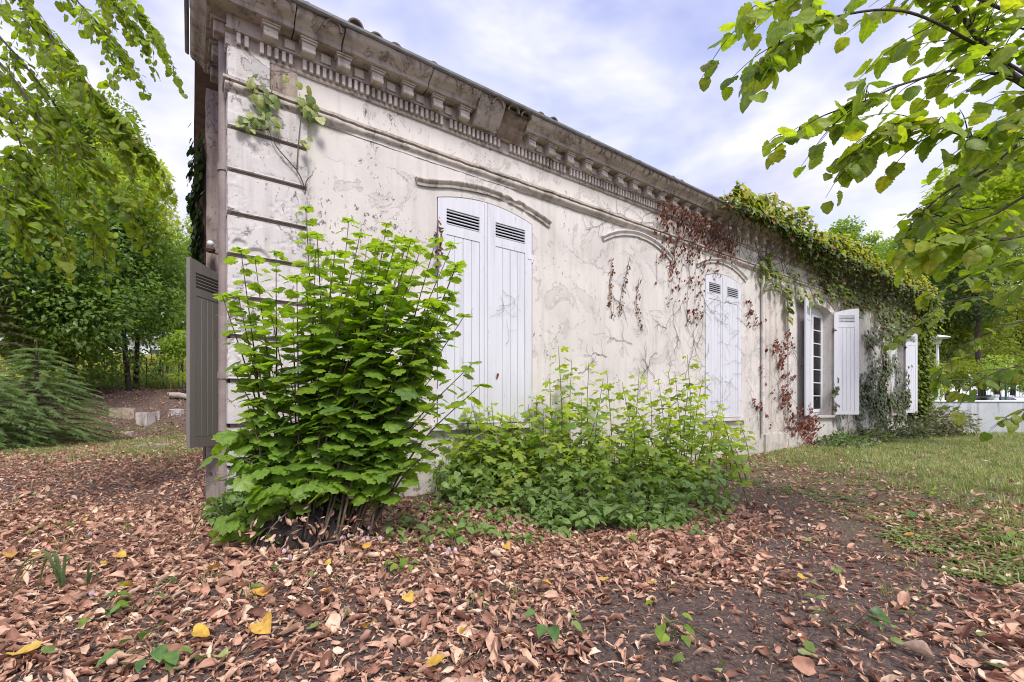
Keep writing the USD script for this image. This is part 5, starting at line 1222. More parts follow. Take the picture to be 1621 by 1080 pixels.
tree('evergreen_tree', 'tall dark glossy evergreen tree behind the lime branches at the right', 'tree', g(1560, 600, 24), at(1545, 400, 23), (3.6, 3.4, 3.8), M_everdk, 20000, 0.16, .18, 28, 73, size=(.2, .36), hollow=.2)
tree('evergreen_tree', 'dark evergreen tree just past the end of the house', 'tree', g(1475, 600, 29), at(1455, 430, 28), (2.9, 2.9, 3.0), M_ever, 15000, 0.15, .16, 24, 74, size=(.22, .38))
for i, (px, py, D, r, mm) in enumerate([(1468, 590, 21, 1.0, M_treeA), (1520, 596, 22.5, 1.1, M_treeY), (1580, 590, 23, 1.3, M_ever), (1632, 592, 22, 1.2, M_treeA)]):
    tree('garden_shrub', ['green shrub just behind the railing beside the house end', 'yellow green shrub behind the railing under the lamp post', 'dark shrub behind the railing before the white car', 'green shrub behind the railing at the right frame edge'][i], 'shrub', g(px, 620, D), at(px, py, D), (r, r * .7, 1.0), mm, 2600, 0.11, .04, 10, 90 + i, size=(.3, .5))
tree('leafy_tree', 'rounded green tree rising behind the creeper covered roof', 'tree', g(1340, 600, 42), at(1335, 395, 41), (2.4, 2.4, 2.6), M_treeA, 6000, 0.24, .16, 16, 75)
tree('slender_tree', 'feathery thin topped tree beside the rounded one behind the roof', 'tree', g(1385, 600, 40), at(1386, 410, 40), (1.5, 1.5, 3.2), M_ever, 4200, 0.2, .12, 20, 76, size=(.16, .32), hollow=.2)
tree('leafy_tree', 'mid green tree between the roof end and the lamp post', 'tree', g(1440, 600, 36), at(1430, 470, 35), (3.2, 3.2, 4.2), M_treeA, 10000, 0.2, .18, 22, 77)
for i, (px, D, mm) in enumerate([(1480, 52, M_treeA), (1580, 55, M_ever), (1680, 50, M_treeA), (1760, 42, M_treeY)]):
    tree('distant_tree', ['far green tree directly behind the lamp post', 'far dark tree behind the parked white car', 'far green tree at the right frame edge', 'yellowish far tree beyond the right frame edge'][i], 'tree', g(px, 600, D), at(px, 560, D), (6, 6, 5.5), mm, 5500, 0.38, .2, 18, 80 + i)

# ------------------------------------------------------------------ lime branches overhead
def sprays(t, rng, limbs, leafsize, leafmats, protos, spacing=0.055, twig=0.45, twigs_per_m=7, droop=0.45, singles=300, twig_r=0.0035, bough_r=0.012, hang=0.3, jit=1.0):
    """limbs: polylines with a starting radius; each grows side twigs that carry two rows of hanging leaves."""
    items = []
    for pts, r0 in limbs:
        c = curve(pts, 10); L = np.linalg.norm(np.diff(c, axis=0), axis=1).sum()
        obj('branch', tube(c, np.linspace(r0, max(0.002, r0 * 0.22), len(c)), 7), M_bark, t, smooth=True)
        carriers = [(c, 0.55 if r0 > 0.008 else 0.1)]
        for k in range(int(L * twigs_per_m)):
            s = rng.uniform(0.12, 0.98); p, tan = along(c, s)
            side = unit(np.cross(tan, UP)) * (1 if k % 2 else -1)
            d = unit(tan * rng.uniform(.5, 1.0) + side * rng.uniform(.3, 1.0) + [0, 0, rng.normal(-0.12, .22)])
            l = twig * rng.uniform(.45, 1.15) * (1 - .35 * s)
            cc = curve([p, p + d * l * .5 + [0, 0, 0.01], p + d * l + [0, 0, -hang * l]], 6)
            obj('twig', tube(cc, np.linspace(twig_r, 0.0012, len(cc)), 4), M_bark, t)
            carriers.append((cc, 0.05))
        for cc, s0 in carriers:
            l = np.linalg.norm(np.diff(cc, axis=0), axis=1).sum(); n = max(2, int(l * (1 - s0) / spacing))
            for k in range(n):
                s = s0 + (1 - s0) * (k + rng.random()) / n; p, tan = along(cc, min(s, .999))
                side = unit(np.cross(tan, UP)) * (1 if k % 2 else -1)
                d = unit(tan * rng.uniform(.3, .8) + side * rng.uniform(.5, 1) + [0, 0, -droop + rng.normal(0, .3) * jit])
                items.append((p + d * 0.025 + [0, 0, -.008], d, unit([rng.normal(0, .38) * jit, rng.normal(0, .38) * jit, 1]), leafsize * np.exp(rng.normal(0, .26)), int(rng.integers(1000))))
    put_leaves(t, protos, items, leafmats, singles)
def right_lime():
    rng = np.random.default_rng(91)
    t = thing('lime_tree', 'lime tree reaching in from the right with large bright heart shaped leaves', 'tree')
    foot = at(2180, 644, 3.4); foot[2] = 0
    fork = foot + [0, 0, 2.5]
    obj('trunk', tube([foot - [0, 0, .2], foot + [0.02, 0, 1.2], fork, foot + [0.1, .05, 4.6], foot + [.2, .1, 7.0]], [.24, .20, .17, .12, .05], 12), M_bark, t, smooth=True)
    A = lambda *q: [at(*p) for p in q]
    limbs = [([fork] + A((1780, 210, 3.0), (1621, 132, 2.7), (1560, 75, 2.6), (1506, 0, 2.6), (1470, -60, 2.6)), 0.030),
             (A((1700, 165, 2.9), (1560, 80, 2.6), (1440, 20, 2.45), (1330, 25, 2.35), (1250, 60, 2.3), (1200, 100, 2.25)), 0.010),
             (A((1640, 140, 2.8), (1540, 110, 2.6), (1440, 130, 2.5), (1370, 160, 2.45), (1290, 190, 2.4), (1215, 245, 2.4)), 0.009),
             ([fork] + A((1800, 250, 2.9), (1621, 222, 2.6), (1540, 218, 2.55), (1460, 192, 2.5), (1380, 215, 2.5), (1350, 262, 2.5)), 0.016),
             (A((1600, 20, 2.8), (1480, -25, 2.7), (1330, -25, 2.5), (1230, 0, 2.4), (1180, 30, 2.4)), 0.010),
             (A((1621, 222, 2.7), (1560, 270, 2.8), (1490, 310, 2.8), (1450, 350, 2.8), (1430, 380, 2.8)), 0.011),
             (A((1720, 260, 2.8), (1640, 300, 2.7), (1560, 350, 2.6), (1520, 380, 2.6), (1470, 392, 2.6)), 0.011),
             (A((1760, 330, 2.9), (1660, 360, 2.8), (1580, 380, 2.8), (1510, 350, 2.8), (1450, 330, 2.9)), 0.011),
             (A((1700, 60, 3.1), (1600, -10, 3.0), (1560, -80, 3.0)), 0.012),
             (A((1780, 180, 3.2), (1680, 230, 3.1), (1590, 260, 3.0), (1520, 300, 3.0), (1470, 350, 3.0)), 0.010),
             (A((1800, 260, 3.4), (1690, 290, 3.3), (1600, 320, 3.2), (1530, 330, 3.2), (1480, 300, 3.3)), 0.010),
             (A((1820, 380, 3.2), (1700, 400, 3.1), (1620, 410, 3.0), (1560, 430, 3.0)), 0.009),
             (A((1800, 120, 3.5), (1690, 150, 3.4), (1600, 190, 3.3), (1540, 240, 3.3)), 0.010),
             (A((1800, 300, 3.7), (1700, 250, 3.6), (1600, 230, 3.5), (1530, 270, 3.5), (1490, 320, 3.5)), 0.009),
             (A((1820, 340, 3.8), (1710, 330, 3.7), (1620, 350, 3.6), (1560, 375, 3.6), (1500, 390, 3.6)), 0.009),
             (A((1820, 200, 3.9), (1720, 190, 3.8), (1630, 210, 3.7), (1570, 250, 3.7)), 0.009),
             (A((1780, 40, 3.2), (1680, 60, 3.1), (1590, 40, 3.0), (1530, 60, 3.0)), 0.010)]
    sprays(t, rng, limbs, 0.078, [M_lime, M_lime, M_limedark], HEART, spacing=0.055, twig=0.44, twigs_per_m=7.2, droop=0.24, hang=0.15)
right_lime()
def right_lower():
    rng = np.random.default_rng(92)
    t = thing('hanging_branch', 'low thin lime branch with small dark leaves hanging before the boundary wall', 'tree branch')
    A = lambda *q: [at(*p) for p in q]
    limbs = [(A((1760, 470, 4.2), (1660, 500, 4.1), (1580, 520, 4.0), (1510, 560, 4.0), (1480, 610, 4.0)), 0.010),
             (A((1750, 560, 4.0), (1650, 575, 3.9), (1590, 585, 3.8), (1540, 610, 3.8), (1515, 650, 3.8)), 0.008),
             (A((1700, 500, 4.6), (1600, 470, 4.5), (1500, 480, 4.4), (1440, 520, 4.3), (1405, 545, 4.3)), 0.009),
             (A((1760, 600, 3.8), (1680, 630, 3.7), (1620, 650, 3.6), (1595, 665, 3.6)), 0.005),
             (A((1760, 400, 4.8), (1640, 430, 4.7), (1540, 440, 4.6), (1460, 470, 4.6)), 0.009)]
    sprays(t, rng, limbs, 0.078, [M_limedark], HEART, spacing=0.085, twig=0.40, twigs_per_m=3.6, droop=0.35, hang=0.2)
right_lower()
def left_lime():
    rng = np.random.default_rng(93)
    t = thing('lime_tree', 'lime tree hanging in from the upper left with small bright green leaves', 'tree')
    foot = at(-620, 644, 4.2); foot[2] = 0
    obj('trunk', tube([foot - [0, 0, .2], foot + [0, 0, 1.5], foot + [0.05, 0, 3.5], foot + [.1, .1, 7.5]], [.22, .19, .16, .06], 12), M_bark, t, smooth=True)
    A = lambda *q: [at(*p) for p in q]
    S = foot + [0.05, 0, 3.6]
    limbs = [([S] + A((-150, -160, 4.2), (36, 0, 4.2), (90, 75, 4.2), (144, 139, 4.2), (185, 190, 4.3), (225, 230, 4.4)), 0.018),
             ([S] + A((-150, 80, 4.0), (0, 172, 3.9), (39, 250, 3.9), (53, 300, 3.9), (70, 360, 3.9)), 0.014),
             (A((-200, -120, 4.4), (-20, 40, 4.2), (60, 130, 4.2), (110, 200, 4.3), (150, 270, 4.3), (200, 330, 4.4)), 0.012),
             (A((-160, -20, 4.2), (-10, 90, 4.0), (70, 200, 4.0), (120, 290, 4.1), (150, 350, 4.1)), 0.012),
             (A((-60, -160, 4.6), (60, -60, 4.5), (130, 10, 4.5), (180, 70, 4.5), (205, 120, 4.5)), 0.010),
             (A((0, -170, 4.8), (100, -70, 4.8), (170, -10, 4.8), (205, 30, 4.8), (222, 60, 4.8)), 0.008),
             (A((60, -160, 5.0), (150, -60, 5.0), (195, -10, 5.0), (228, 30, 5.0), (246, 62, 5.0)), 0.007),
             (A((-150, 160, 3.8), (-30, 260, 3.7), (20, 330, 3.7), (45, 400, 3.8)), 0.010),
             (A((-120, 40, 4.6), (20, 130, 4.5), (90, 240, 4.6), (130, 330, 4.6), (180, 420, 4.7)), 0.010),
             (A((-150, -100, 5.2), (20, 30, 5.2), (110, 120, 5.2), (170, 200, 5.2), (215, 290, 5.2)), 0.010)]
    sprays(t, rng, limbs, 0.058, [M_lime, M_lime, M_limedark], HEART, spacing=0.036, twig=0.62, twigs_per_m=8.5, droop=0.3, hang=0.42)
left_lime()

# ------------------------------------------------------------------ creepers on the house
M_greyvine = leaf_mat('grey_green_creeper_leaf', [(0, (0.065, 0.085, 0.035)), (0.5, (0.11, 0.13, 0.06)), (1, (0.17, 0.17, 0.09))], TR, 0.25)
def walk(rng, p, d, L, step=0.05, wob=0.35, grav=0.0, y=-0.012, zlo=0.1, zhi=4.28):
    """A stem that wanders over the wall's face."""
    P = [np.array([p[0], y, p[1]])]; a = math.atan2(d[1], d[0])
    for k in range(int(L / step)):
        a += rng.normal(0, wob); q = P[-1] + step * np.array([math.cos(a), 0, math.sin(a) + grav])
        q[2] = np.clip(q[2], zlo, zhi); q[1] = y + rng.normal(0, .003); P.append(q)
    return np.array(P)
def tendrils(parent, rng, seeds, mat_, r=0.0035, branch=3, y=-0.012, name='tendril'):
    out = []
    for (x, z), d, L in seeds:
        w = walk(rng, (x, z), d, L, y=y); out.append(w)
        obj(name, tube(w, np.linspace(r, r * .4, len(w)), 4, False), mat_, parent)
        for k in range(branch):
            i = int(rng.integers(2, max(3, len(w) - 2))); i = min(i, len(w) - 1)
            a = math.atan2(d[1], d[0]) + rng.choice([-1, 1]) * rng.uniform(.4, 1.2)
            b = walk(rng, w[i][[0, 2]], (math.cos(a), math.sin(a)), L * rng.uniform(.25, .6), y=y); out.append(b)
            obj(name, tube(b, np.linspace(r * .6, r * .25, len(b)), 3, False), mat_, parent)
    return out
VS = [leaf_lobed(3, 0.34, 9, 0.10, 0.3, 50 + s, 0.0, 1.0) for s in range(4)]
DRYV = [leaf_strip(w_oval, 5, 0.5, 0.8, 0, 70, 0.8), leaf_strip(w_oval, 5, -0.4, 1.1, 0, 71, -1.2), leaf_strip(w_oval, 4, 0.9, 0.3, 0, 72, 1.6)]
def bare_creeper():
    rng = np.random.default_rng(101)
    t = thing('dead_creeper', 'bare grey creeper stems clinging to the blank wall between the two closed windows', 'climbing plant')
    S = []
    for px, py, d, L in [(1040, 340, (-1, .15), 1.1), (1035, 352, (-1, -.1), 1.3), (990, 345, (-1, .3), .7), (960, 350, (-.9, -.35), .6), (1030, 365, (-.8, -.5), .6), (1000, 545, (-1, .05), .7), (1040, 560, (-1, .1), .9), (1075, 540, (-1, -.2), .8), (960, 565, (-.9, .35), .5),
                         (1060, 610, (-.5, .9), .7), (1035, 600, (-.4, .9), .7), (1085, 600, (-.3, 1), .8), (1010, 625, (.2, 1), .6), (1055, 520, (-1, .1), .4), (1100, 520, (-.4, -1), .9), (1108, 450, (0, -1), 1.2), (1090, 470, (.1, -1), .9), (965, 440, (0, -1), .8), (915, 590, (1, .2), .35), (930, 580, (.9, .4), .3)]:
        w = on_wall(px, py); S.append(((w[0], w[2]), d, L))
    tendrils(t, rng, S, M_tendril, 0.0042, 5)
    s2 = thing('dead_creeper', 'thin dead creeper twigs on the right leaf of the large shutters', 'climbing plant')
    S = []
    for px, py, d, L in [(792, 470, (1, -.6), .45), (790, 485, (1, -.15), .42), (785, 492, (1, -.05), .4), (795, 460, (.5, -1), .4), (800, 545, (1, .25), .36)]:
        w = on_wall(px, py); S.append(((w[0], w[2]), d, L))
    tendrils(s2, rng, S, M_tendril, 0.0022, 1, -0.012)
    obj('dead_leaf', next(leaf_place(DRYV, [(on_wall(788, 590, -.03), (0.3, -.4, -1), (0, -1, .2), .10, 1)])), M_red, s2, smooth=True)
    t3 = thing('dead_creeper', 'close web of dead creeper stems over the second pair of closed shutters', 'climbing plant')
    S = [((rng.uniform(7.5, 8.95), rng.uniform(0.9, 3.3)), (rng.choice([-1, 1]), rng.normal(0, .35)), rng.uniform(.3, .8)) for k in range(34)]
    tendrils(t3, rng, S, M_tendril, 0.0026, 2, -0.014)
    # long dry hanging strands with curled leaves
    t4 = thing('dead_creeper', 'dry strands with curled brown leaves hanging on the blank wall', 'climbing plant'); items = []
    for pts, n in [(((968, 408), (967, 440), (965, 470), (969, 500)), 46), (((998, 404), (990, 440), (983, 470), (980, 498)), 40), (((1012, 440), (1008, 470), (1010, 500), (1018, 525)), 44), (((1040, 400), (1040, 450)), 5)]:
        c = curve([on_wall(*p, -.02) for p in pts], 8); obj('strand', tube(c, .004, 4), M_tendril, t4)
        for k in range(n):
            s = rng.random() ** (0.8); p, _ = along(c, min(s, .99)); items.append((p + rng.normal(0, .018, 3) * [1.2, .5, 1] - [0, .015, 0], unit([rng.normal(0, .6), -.35, -1 + rng.normal(0, .4)]), unit([rng.normal(0, 1), -1, rng.normal(0, .5)]), rng.uniform(.028, .058), k))
    put_leaves(t4, DRYV, items, [M_dry], 80)
    # the bunch left of the big shutters
    t5 = thing('dead_creeper', 'small bunch of withered orange brown leaves at the left edge of the large shutters', 'climbing plant'); items = []
    c = curve([on_wall(694, 348, -.04), on_wall(692, 385, -.05), on_wall(695, 432, -.04)], 6); obj('strand', tube(c, .006, 4), M_tendril, t5)
    for k in range(40):
        p, _ = along(c, rng.random() * .99); items.append((p + rng.normal(0, .022, 3) - [0.0, .02, 0], unit(rng.normal(0, 1, 3) - [0, .3, .6]), unit(rng.normal(0, 1, 3) - [0, 1, 0]), rng.uniform(.04, .075), k))
    put_leaves(t5, DRYV, items, [M_dry], 40)
bare_creeper()

def red_creeper():
    rng = np.random.default_rng(103)
    t = thing('creeper', 'withered red brown creeper draped from the cornice over the wall above the second window', 'climbing plant'); items = []
    drapes = [(6.15, 4.35, 0.55), (6.35, 4.40, 0.9), (6.55, 4.40, 1.15), (6.75, 4.4, .9), (6.95, 4.40, 1.6), (7.1, 4.4, .8), (7.3, 4.4, 2.1), (7.42, 4.4, 1.9), (7.6, 4.4, 1.0), (7.75, 4.4, .8), (7.95, 4.4, .9), (8.2, 4.4, .6), (8.5, 4.4, .5), (6.62, 3.9, 1.3), (7.05, 3.8, 1.5), (6.4, 4.1, .5), (6.85, 4.2, .7), (7.2, 4.2, .9)]
    for x, z, L in drapes:
        P = [np.array([x, -0.10, z])]; 
        for k in range(int(L / .06)): P.append(P[-1] + [rng.normal(-.004, .016), (-0.025 - P[-1][1]) * .25, -.06])
        P = np.array(P); obj('strand', tube(P, np.linspace(.005, .002, len(P)), 4), M_tendril, t)
        n = int(44 * L)
        for k in range(n):
            s = rng.random() ** 1.5; p, _ = along(P, min(s, .99))
            if meshkit.noise(p * 6 + x, 3) < 0.40: continue
            items.append((p + rng.normal(0, .06, 3) * [1, .4, 1] - [0, .02, 0], unit([rng.normal(0, .5), -.3, -1]), unit([rng.normal(0, .8), -1, rng.normal(0, .5)]), rng.uniform(.035, .078), int(rng.integers(99))))
    for k in range(520):
        x = rng.uniform(6.1, 8.6); z = 4.45 - abs(rng.normal(0, .22)) - .10 * (x > 7.9); items.append((np.array([x, -0.06 - 0.12 * (z > 4.3) - rng.random() * .05, z]), unit([rng.normal(0, .5), -.3, -1]), unit([rng.normal(0, .8), -1, rng.normal(0, .5)]), rng.uniform(.035, .08), k))
    put_leaves(t, DRYV, items, [M_red, M_red, M_dry])
    t2 = thing('creeper', 'red leaved creeper climbing in slanting runs between the slim downpipe and the open window', 'climbing plant'); items = []
    S = []
    for z in (0.55, 0.9, 1.25, 1.6, 1.95, 2.3, 2.65):
        S.append(((rng.uniform(11.0, 11.6), z * .86), (-1, .50), rng.uniform(1.4, 2.1)))
    for z in (0.8, 1.5, 2.1): S.append(((9.9, z), (-.8, .4), .5))
    S += [((9.0, 2.9), (.9, .5), .9), ((11.7, .4), (-.2, 1), 1.1), ((11.8, .3), (-.5, .9), 1.2), ((9.6, .5), (.1, 1), 1.0)]
    W = tendrils(t2, rng, S, M_tendril, 0.0055, 3, -0.03)
    for w in W:
        if len(w) < 8: continue
        for k in range(int(len(w) * 1.0)):
            p = w[int(rng.integers(len(w)))]
            if meshkit.noise(p * 2.7 + 3, 8) < 0.50: continue
            items.append((p + rng.normal(0, .03, 3) * [1, .3, 1] - [0, .025, 0], unit([rng.normal(-.3, .5), -.3, -.8]), unit([rng.normal(0, .4), -1, .3]), rng.uniform(.045, .085), int(rng.integers(99))))
    for k in range(230):
        a = rng.normal(0, 1, 2); p = np.array([11.75 + .28 * a[0], -.10 - .05 * rng.random(), max(.1, .52 + .26 * a[1])]); items.append((p, unit([rng.normal(-.3, .5), -.3, -.8]), unit([rng.normal(0, .4), -1, .3]), rng.uniform(.06, .10), k))
    put_leaves(t2, DRYV, items, [M_red])
red_creeper()

def roof_creeper():
    rng = np.random.default_rng(105)
    t = thing('creeper', 'dense green creeper spilling over the eaves of the far half of the house', 'climbing plant'); up_, down = [], []
    for k in range(95):                                                # woody stems along and under the eaves
        x = rng.uniform(7.6, 20.5); P = [np.array([x, -.30, 4.80])]; a = rng.choice([-1, 1])
        for j in range(int(rng.integers(8, 24))):
            z = P[-1][2]; y = -.36 if z > 4.6 else (-.20 if z > 4.35 else -.05)
            P.append(np.array([P[-1][0] + a * rng.uniform(0, .13), P[-1][1] + (y - P[-1][1]) * .5, z - rng.uniform(.0, .11)]))
        obj('stem', tube(np.array(P), np.linspace(rng.uniform(.006, .014), .003, len(P)), 4), M_stem, t)
    X = rng.uniform(0, 1, 13000)
    for u in X:
        x = 7.3 + 14.2 * u ** 0.9; ramp = float(smoothstep(7.2, 10.0, x)); n = float(meshkit.fbm(np.array([x * 1.1, 0, 5.0]), 3, 4))
        if rng.random() > 0.20 + 0.8 * ramp or (x < 10 and n < .46): continue
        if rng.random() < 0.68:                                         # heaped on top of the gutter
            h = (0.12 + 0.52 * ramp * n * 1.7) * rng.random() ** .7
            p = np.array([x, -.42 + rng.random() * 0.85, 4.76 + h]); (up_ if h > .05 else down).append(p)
        else:                                                           # hanging below it
            deep = 0.12 + 1.45 * float(smoothstep(9.5, 15.5, x)) * n * 1.6
            d = deep * rng.random() ** 1.7; p = np.array([x, -.42 + .37 * min(1, d / .5) - .12 * rng.random(), 4.76 - d]); down.append(p)
    mk = lambda p, s: (p, unit([rng.normal(0, .6), -.55, -.55 + rng.normal(0, .35)]), unit([rng.normal(0, .4), -.6, .8]), s * np.exp(rng.normal(0, .22)), int(rng.integers(999)))
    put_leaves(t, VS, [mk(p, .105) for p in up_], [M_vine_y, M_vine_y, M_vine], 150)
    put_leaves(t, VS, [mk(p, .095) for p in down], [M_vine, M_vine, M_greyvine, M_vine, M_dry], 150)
    # sprig standing up where the growth begins
    t2 = thing('creeper', 'light green creeper sprig standing above the gutter where the growth begins', 'climbing plant'); items = []
    for k in range(15):
        x = rng.uniform(7.6, 9.6); c = curve([(x, -.3, 4.75), (x + rng.normal(0, .1), -.33, 4.95), (x + rng.normal(0, .2), -.4, 4.95 + rng.uniform(.05, .32))], 6); obj('shoot', tube(c, .004, 4), M_gstem, t2)
        for j in range(11): p, _ = along(c, .3 + .69 * j / 11); items.append(mk(p, .12))
    put_leaves(t2, VS, items, [M_vine_y], 200)
    # the far wall: a veil of grey green leaves and stems
    t3 = thing('creeper', 'thin grey green creeper veiling the wall at the far end of the house', 'climbing plant')
    S = [((rng.uniform(14.0, 20.6), rng.uniform(.2, 1.2)), (rng.normal(0, .35), 1), rng.uniform(1.2, 3.0)) for k in range(34)]
    W = tendrils(t3, rng, S, M_tendril, 0.0075, 3, -0.03); items = []
    for k in range(4200):
        w = W[int(rng.integers(len(W)))]; p = w[int(rng.integers(len(w)))]; q = p + rng.normal(0, .10, 3) * [1, .25, 1] - [0, .05, 0]
        if meshkit.noise(q * 1.7, 5) < .36 or 17.9 < q[0] < 19.4 and q[2] > .8 and rng.random() < .6: continue
        items.append((q, unit([rng.normal(0, .6), -.45, -.7]), unit([rng.normal(0, .4), -.9, .5]), rng.uniform(.07, .12), int(rng.integers(999))))
    put_leaves(t3, VS, items, [M_greyvine], 120)
    t5 = thing('ivy', 'leafy climber bunched round the far right corner of the house', 'climbing plant'); items = []
    obj('stem', tube([(20.95, -.06, .1), (20.93, -.07, 2.3), (20.98, -.1, 4.6)], .02, 6), M_stem, t5)
    for k in range(2600):
        z = rng.uniform(.5, 4.9); w = .18 + .30 * float(meshkit.noise(np.array([z * 1.6, 3.0, 1.0]), 2)) + .25 * (z > 3.9); items.append(mk(np.array([21.0 + rng.normal(0, w * .7), -.06 - abs(rng.normal(0, w * .45)), z]), .10))
    put_leaves(t5, VS, items, [M_vine, M_vine_y, M_vine], 120)
    # runs below the eaves round the second window and downpipe
    t4 = thing('creeper', 'green creeper trailing below the eaves beside the slim downpipe', 'climbing plant'); items = []
    S = [((rng.uniform(8.6, 12.5), rng.uniform(3.9, 4.25)), (rng.choice([-1, 1]), -.45), rng.uniform(.5, 1.2)) for k in range(12)]
    for w in tendrils(t4, rng, S, M_tendril, .005, 3, -0.05):
        for k in range(int(len(w) * .6)):
            p = w[int(rng.integers(len(w)))]
            if meshkit.noise(p * 1.9 + 9, 8) > .45: items.append(mk(p + rng.normal(0, .04, 3) * [1, .3, 1] - [0, .04, 0], .10))
    put_leaves(t4, VS, items, [M_vine], 150)
roof_creeper()

def corner_climbers():
    rng = np.random.default_rng(107)
    t = thing('climber', 'pale leaved climber on bare stems at the top of the corner quoins', 'climbing plant'); items = []
    stems = [((483, 298), (470, 270), (440, 235), (425, 205), (415, 170), (400, 130)), ((470, 270), (472, 235), (475, 200), (478, 178), (490, 160)), ((425, 205), (405, 205), (392, 195)), ((415, 170), (428, 150), (432, 135)), ((483, 298), (486, 285), (495, 277)), ((415, 170), (402, 160), (396, 150)), ((490, 160), (500, 175), (505, 185))]
    C = []
    for s in stems:
        c = curve([on_wall(*p, -.075) for p in s], 8); C.append(c); obj('stem', tube(c, np.linspace(.007, .003, len(c)), 5), M_stem, t, smooth=True)
    for px, py in [(401, 128), (405, 140), (412, 130), (420, 140), (410, 150), (430, 150), (395, 125), (398, 150), (408, 160), (418, 165), (428, 165), (436, 160), (425, 178), (412, 180), (402, 185), (392, 190), (385, 185), (396, 178), (408, 192), (420, 190), (432, 185), (440, 192), (436, 200), (390, 200), (398, 205), (410, 170), (424, 155), (383, 195), (405, 118),
                   (476, 155), (482, 165), (490, 152), (497, 165), (486, 175), (478, 168), (500, 178), (505, 186), (494, 180), (484, 150), (492, 140), (480, 222), (487, 218), (484, 228), (474, 130), (455, 122)]:
        items.append((on_wall(px, py, -.09 - .04 * rng.random()), unit([rng.normal(.2, .5), -.4, -.8]), unit([rng.normal(0, .5), -.8, .5]), rng.uniform(.05, .10), int(rng.integers(99))))
    put_leaves(t, HEART, items, [M_palevine, M_palevine, M_vine])
    t2 = thing('ivy', 'dark ivy clump clinging to the side wall beside the brown downpipe', 'climbing plant'); items = []
    obj('stem', tube([(-.195, .85, .4), (-.20, .86, 2.2), (-.20, .84, 3.8)], .016, 6), M_stem, t2)
    for k in range(1100):
        z = rng.uniform(2.35, 3.75); w = float(smoothstep(3.75, 3.3, z)); p = np.array([-.195 - (.02 + .10 * w * meshkit.noise(np.array([z * 4.5, 1.0, 2.0]), 3)) * rng.random() ** .6 - .015 * abs(rng.normal()), .84 + rng.normal(0, .11), z])
        items.append((p, unit([-.5, rng.normal(0, .5), -.8]), unit([-1, rng.normal(0, .4), .5]), rng.uniform(.05, .085), k))
    for k in range(34): items.append((np.array([-.28 - .05 * rng.random(), .85 + rng.normal(0, .07), 3.55 + rng.normal(0, .16)]), unit([-.5, rng.normal(0, .5), -.8]), unit([-1, rng.normal(0, .4), .5]), .07, k))
    put_leaves(t2, IVY, items, [M_ivy], 150)
corner_climbers()

# ------------------------------------------------------------------ grass
def blade_tuft(seed, n=9, h=0.10, w=0.0035, spread=0.05):
    r = np.random.default_rng(seed); V, F = [], []
    for k in range(n):
        a = r.uniform(0, 6.28); d = np.array([math.cos(a), math.sin(a), 0]); s = np.array([-d[1], d[0], 0]) * w
        b = np.append(r.normal(0, spread, 2), 0); H = h * r.uniform(.5, 1.2); ln = r.uniform(.2, .9)
        m = b + d * H * ln * .3 + [0, 0, H * .6]; t = b + d * H * ln + [0, 0, H * (1 - .3 * ln)]; i = len(V)
        V += [b - s, b + s, m - s * .8, m + s * .8, t]; F += [[i, i + 1, i + 3], [i, i + 3, i + 2], [i + 2, i + 3, i + 4]]
    return np.array(V), np.array(F)
def instancer(name, label, cat, protos, mats, P, yaw, S, which, kind='stuff'):
    pi = UsdGeom.PointInstancer.Define(stage, '/World/' + numbered('/World', name)); tag(pi, label, cat, None, kind)
    for s, (vf, mt) in enumerate(zip(protos, mats)):
        mm = usdkit.mesh(stage, f'{pi.GetPath()}/{cat.split()[-1]}_tuft_{s:03d}', vf, mt, True); mm.CreateDoubleSidedAttr(True); pi.CreatePrototypesRel().AddTarget(mm.GetPath())
    pi.CreatePositionsAttr(Vt.Vec3fArray.FromNumpy(np.asarray(P, np.float32)))
    pi.CreateOrientationsAttr(Vt.QuathArray([Gf.Quath(math.cos(a / 2), 0, 0, math.sin(a / 2)) for a in yaw]))
    pi.CreateScalesAttr(Vt.Vec3fArray.FromNumpy(np.repeat(np.asarray(S)[:, None], 3, 1).astype(np.float32)))
    pi.CreateProtoIndicesAttr(Vt.IntArray.FromNumpy(np.asarray(which, np.int32)))
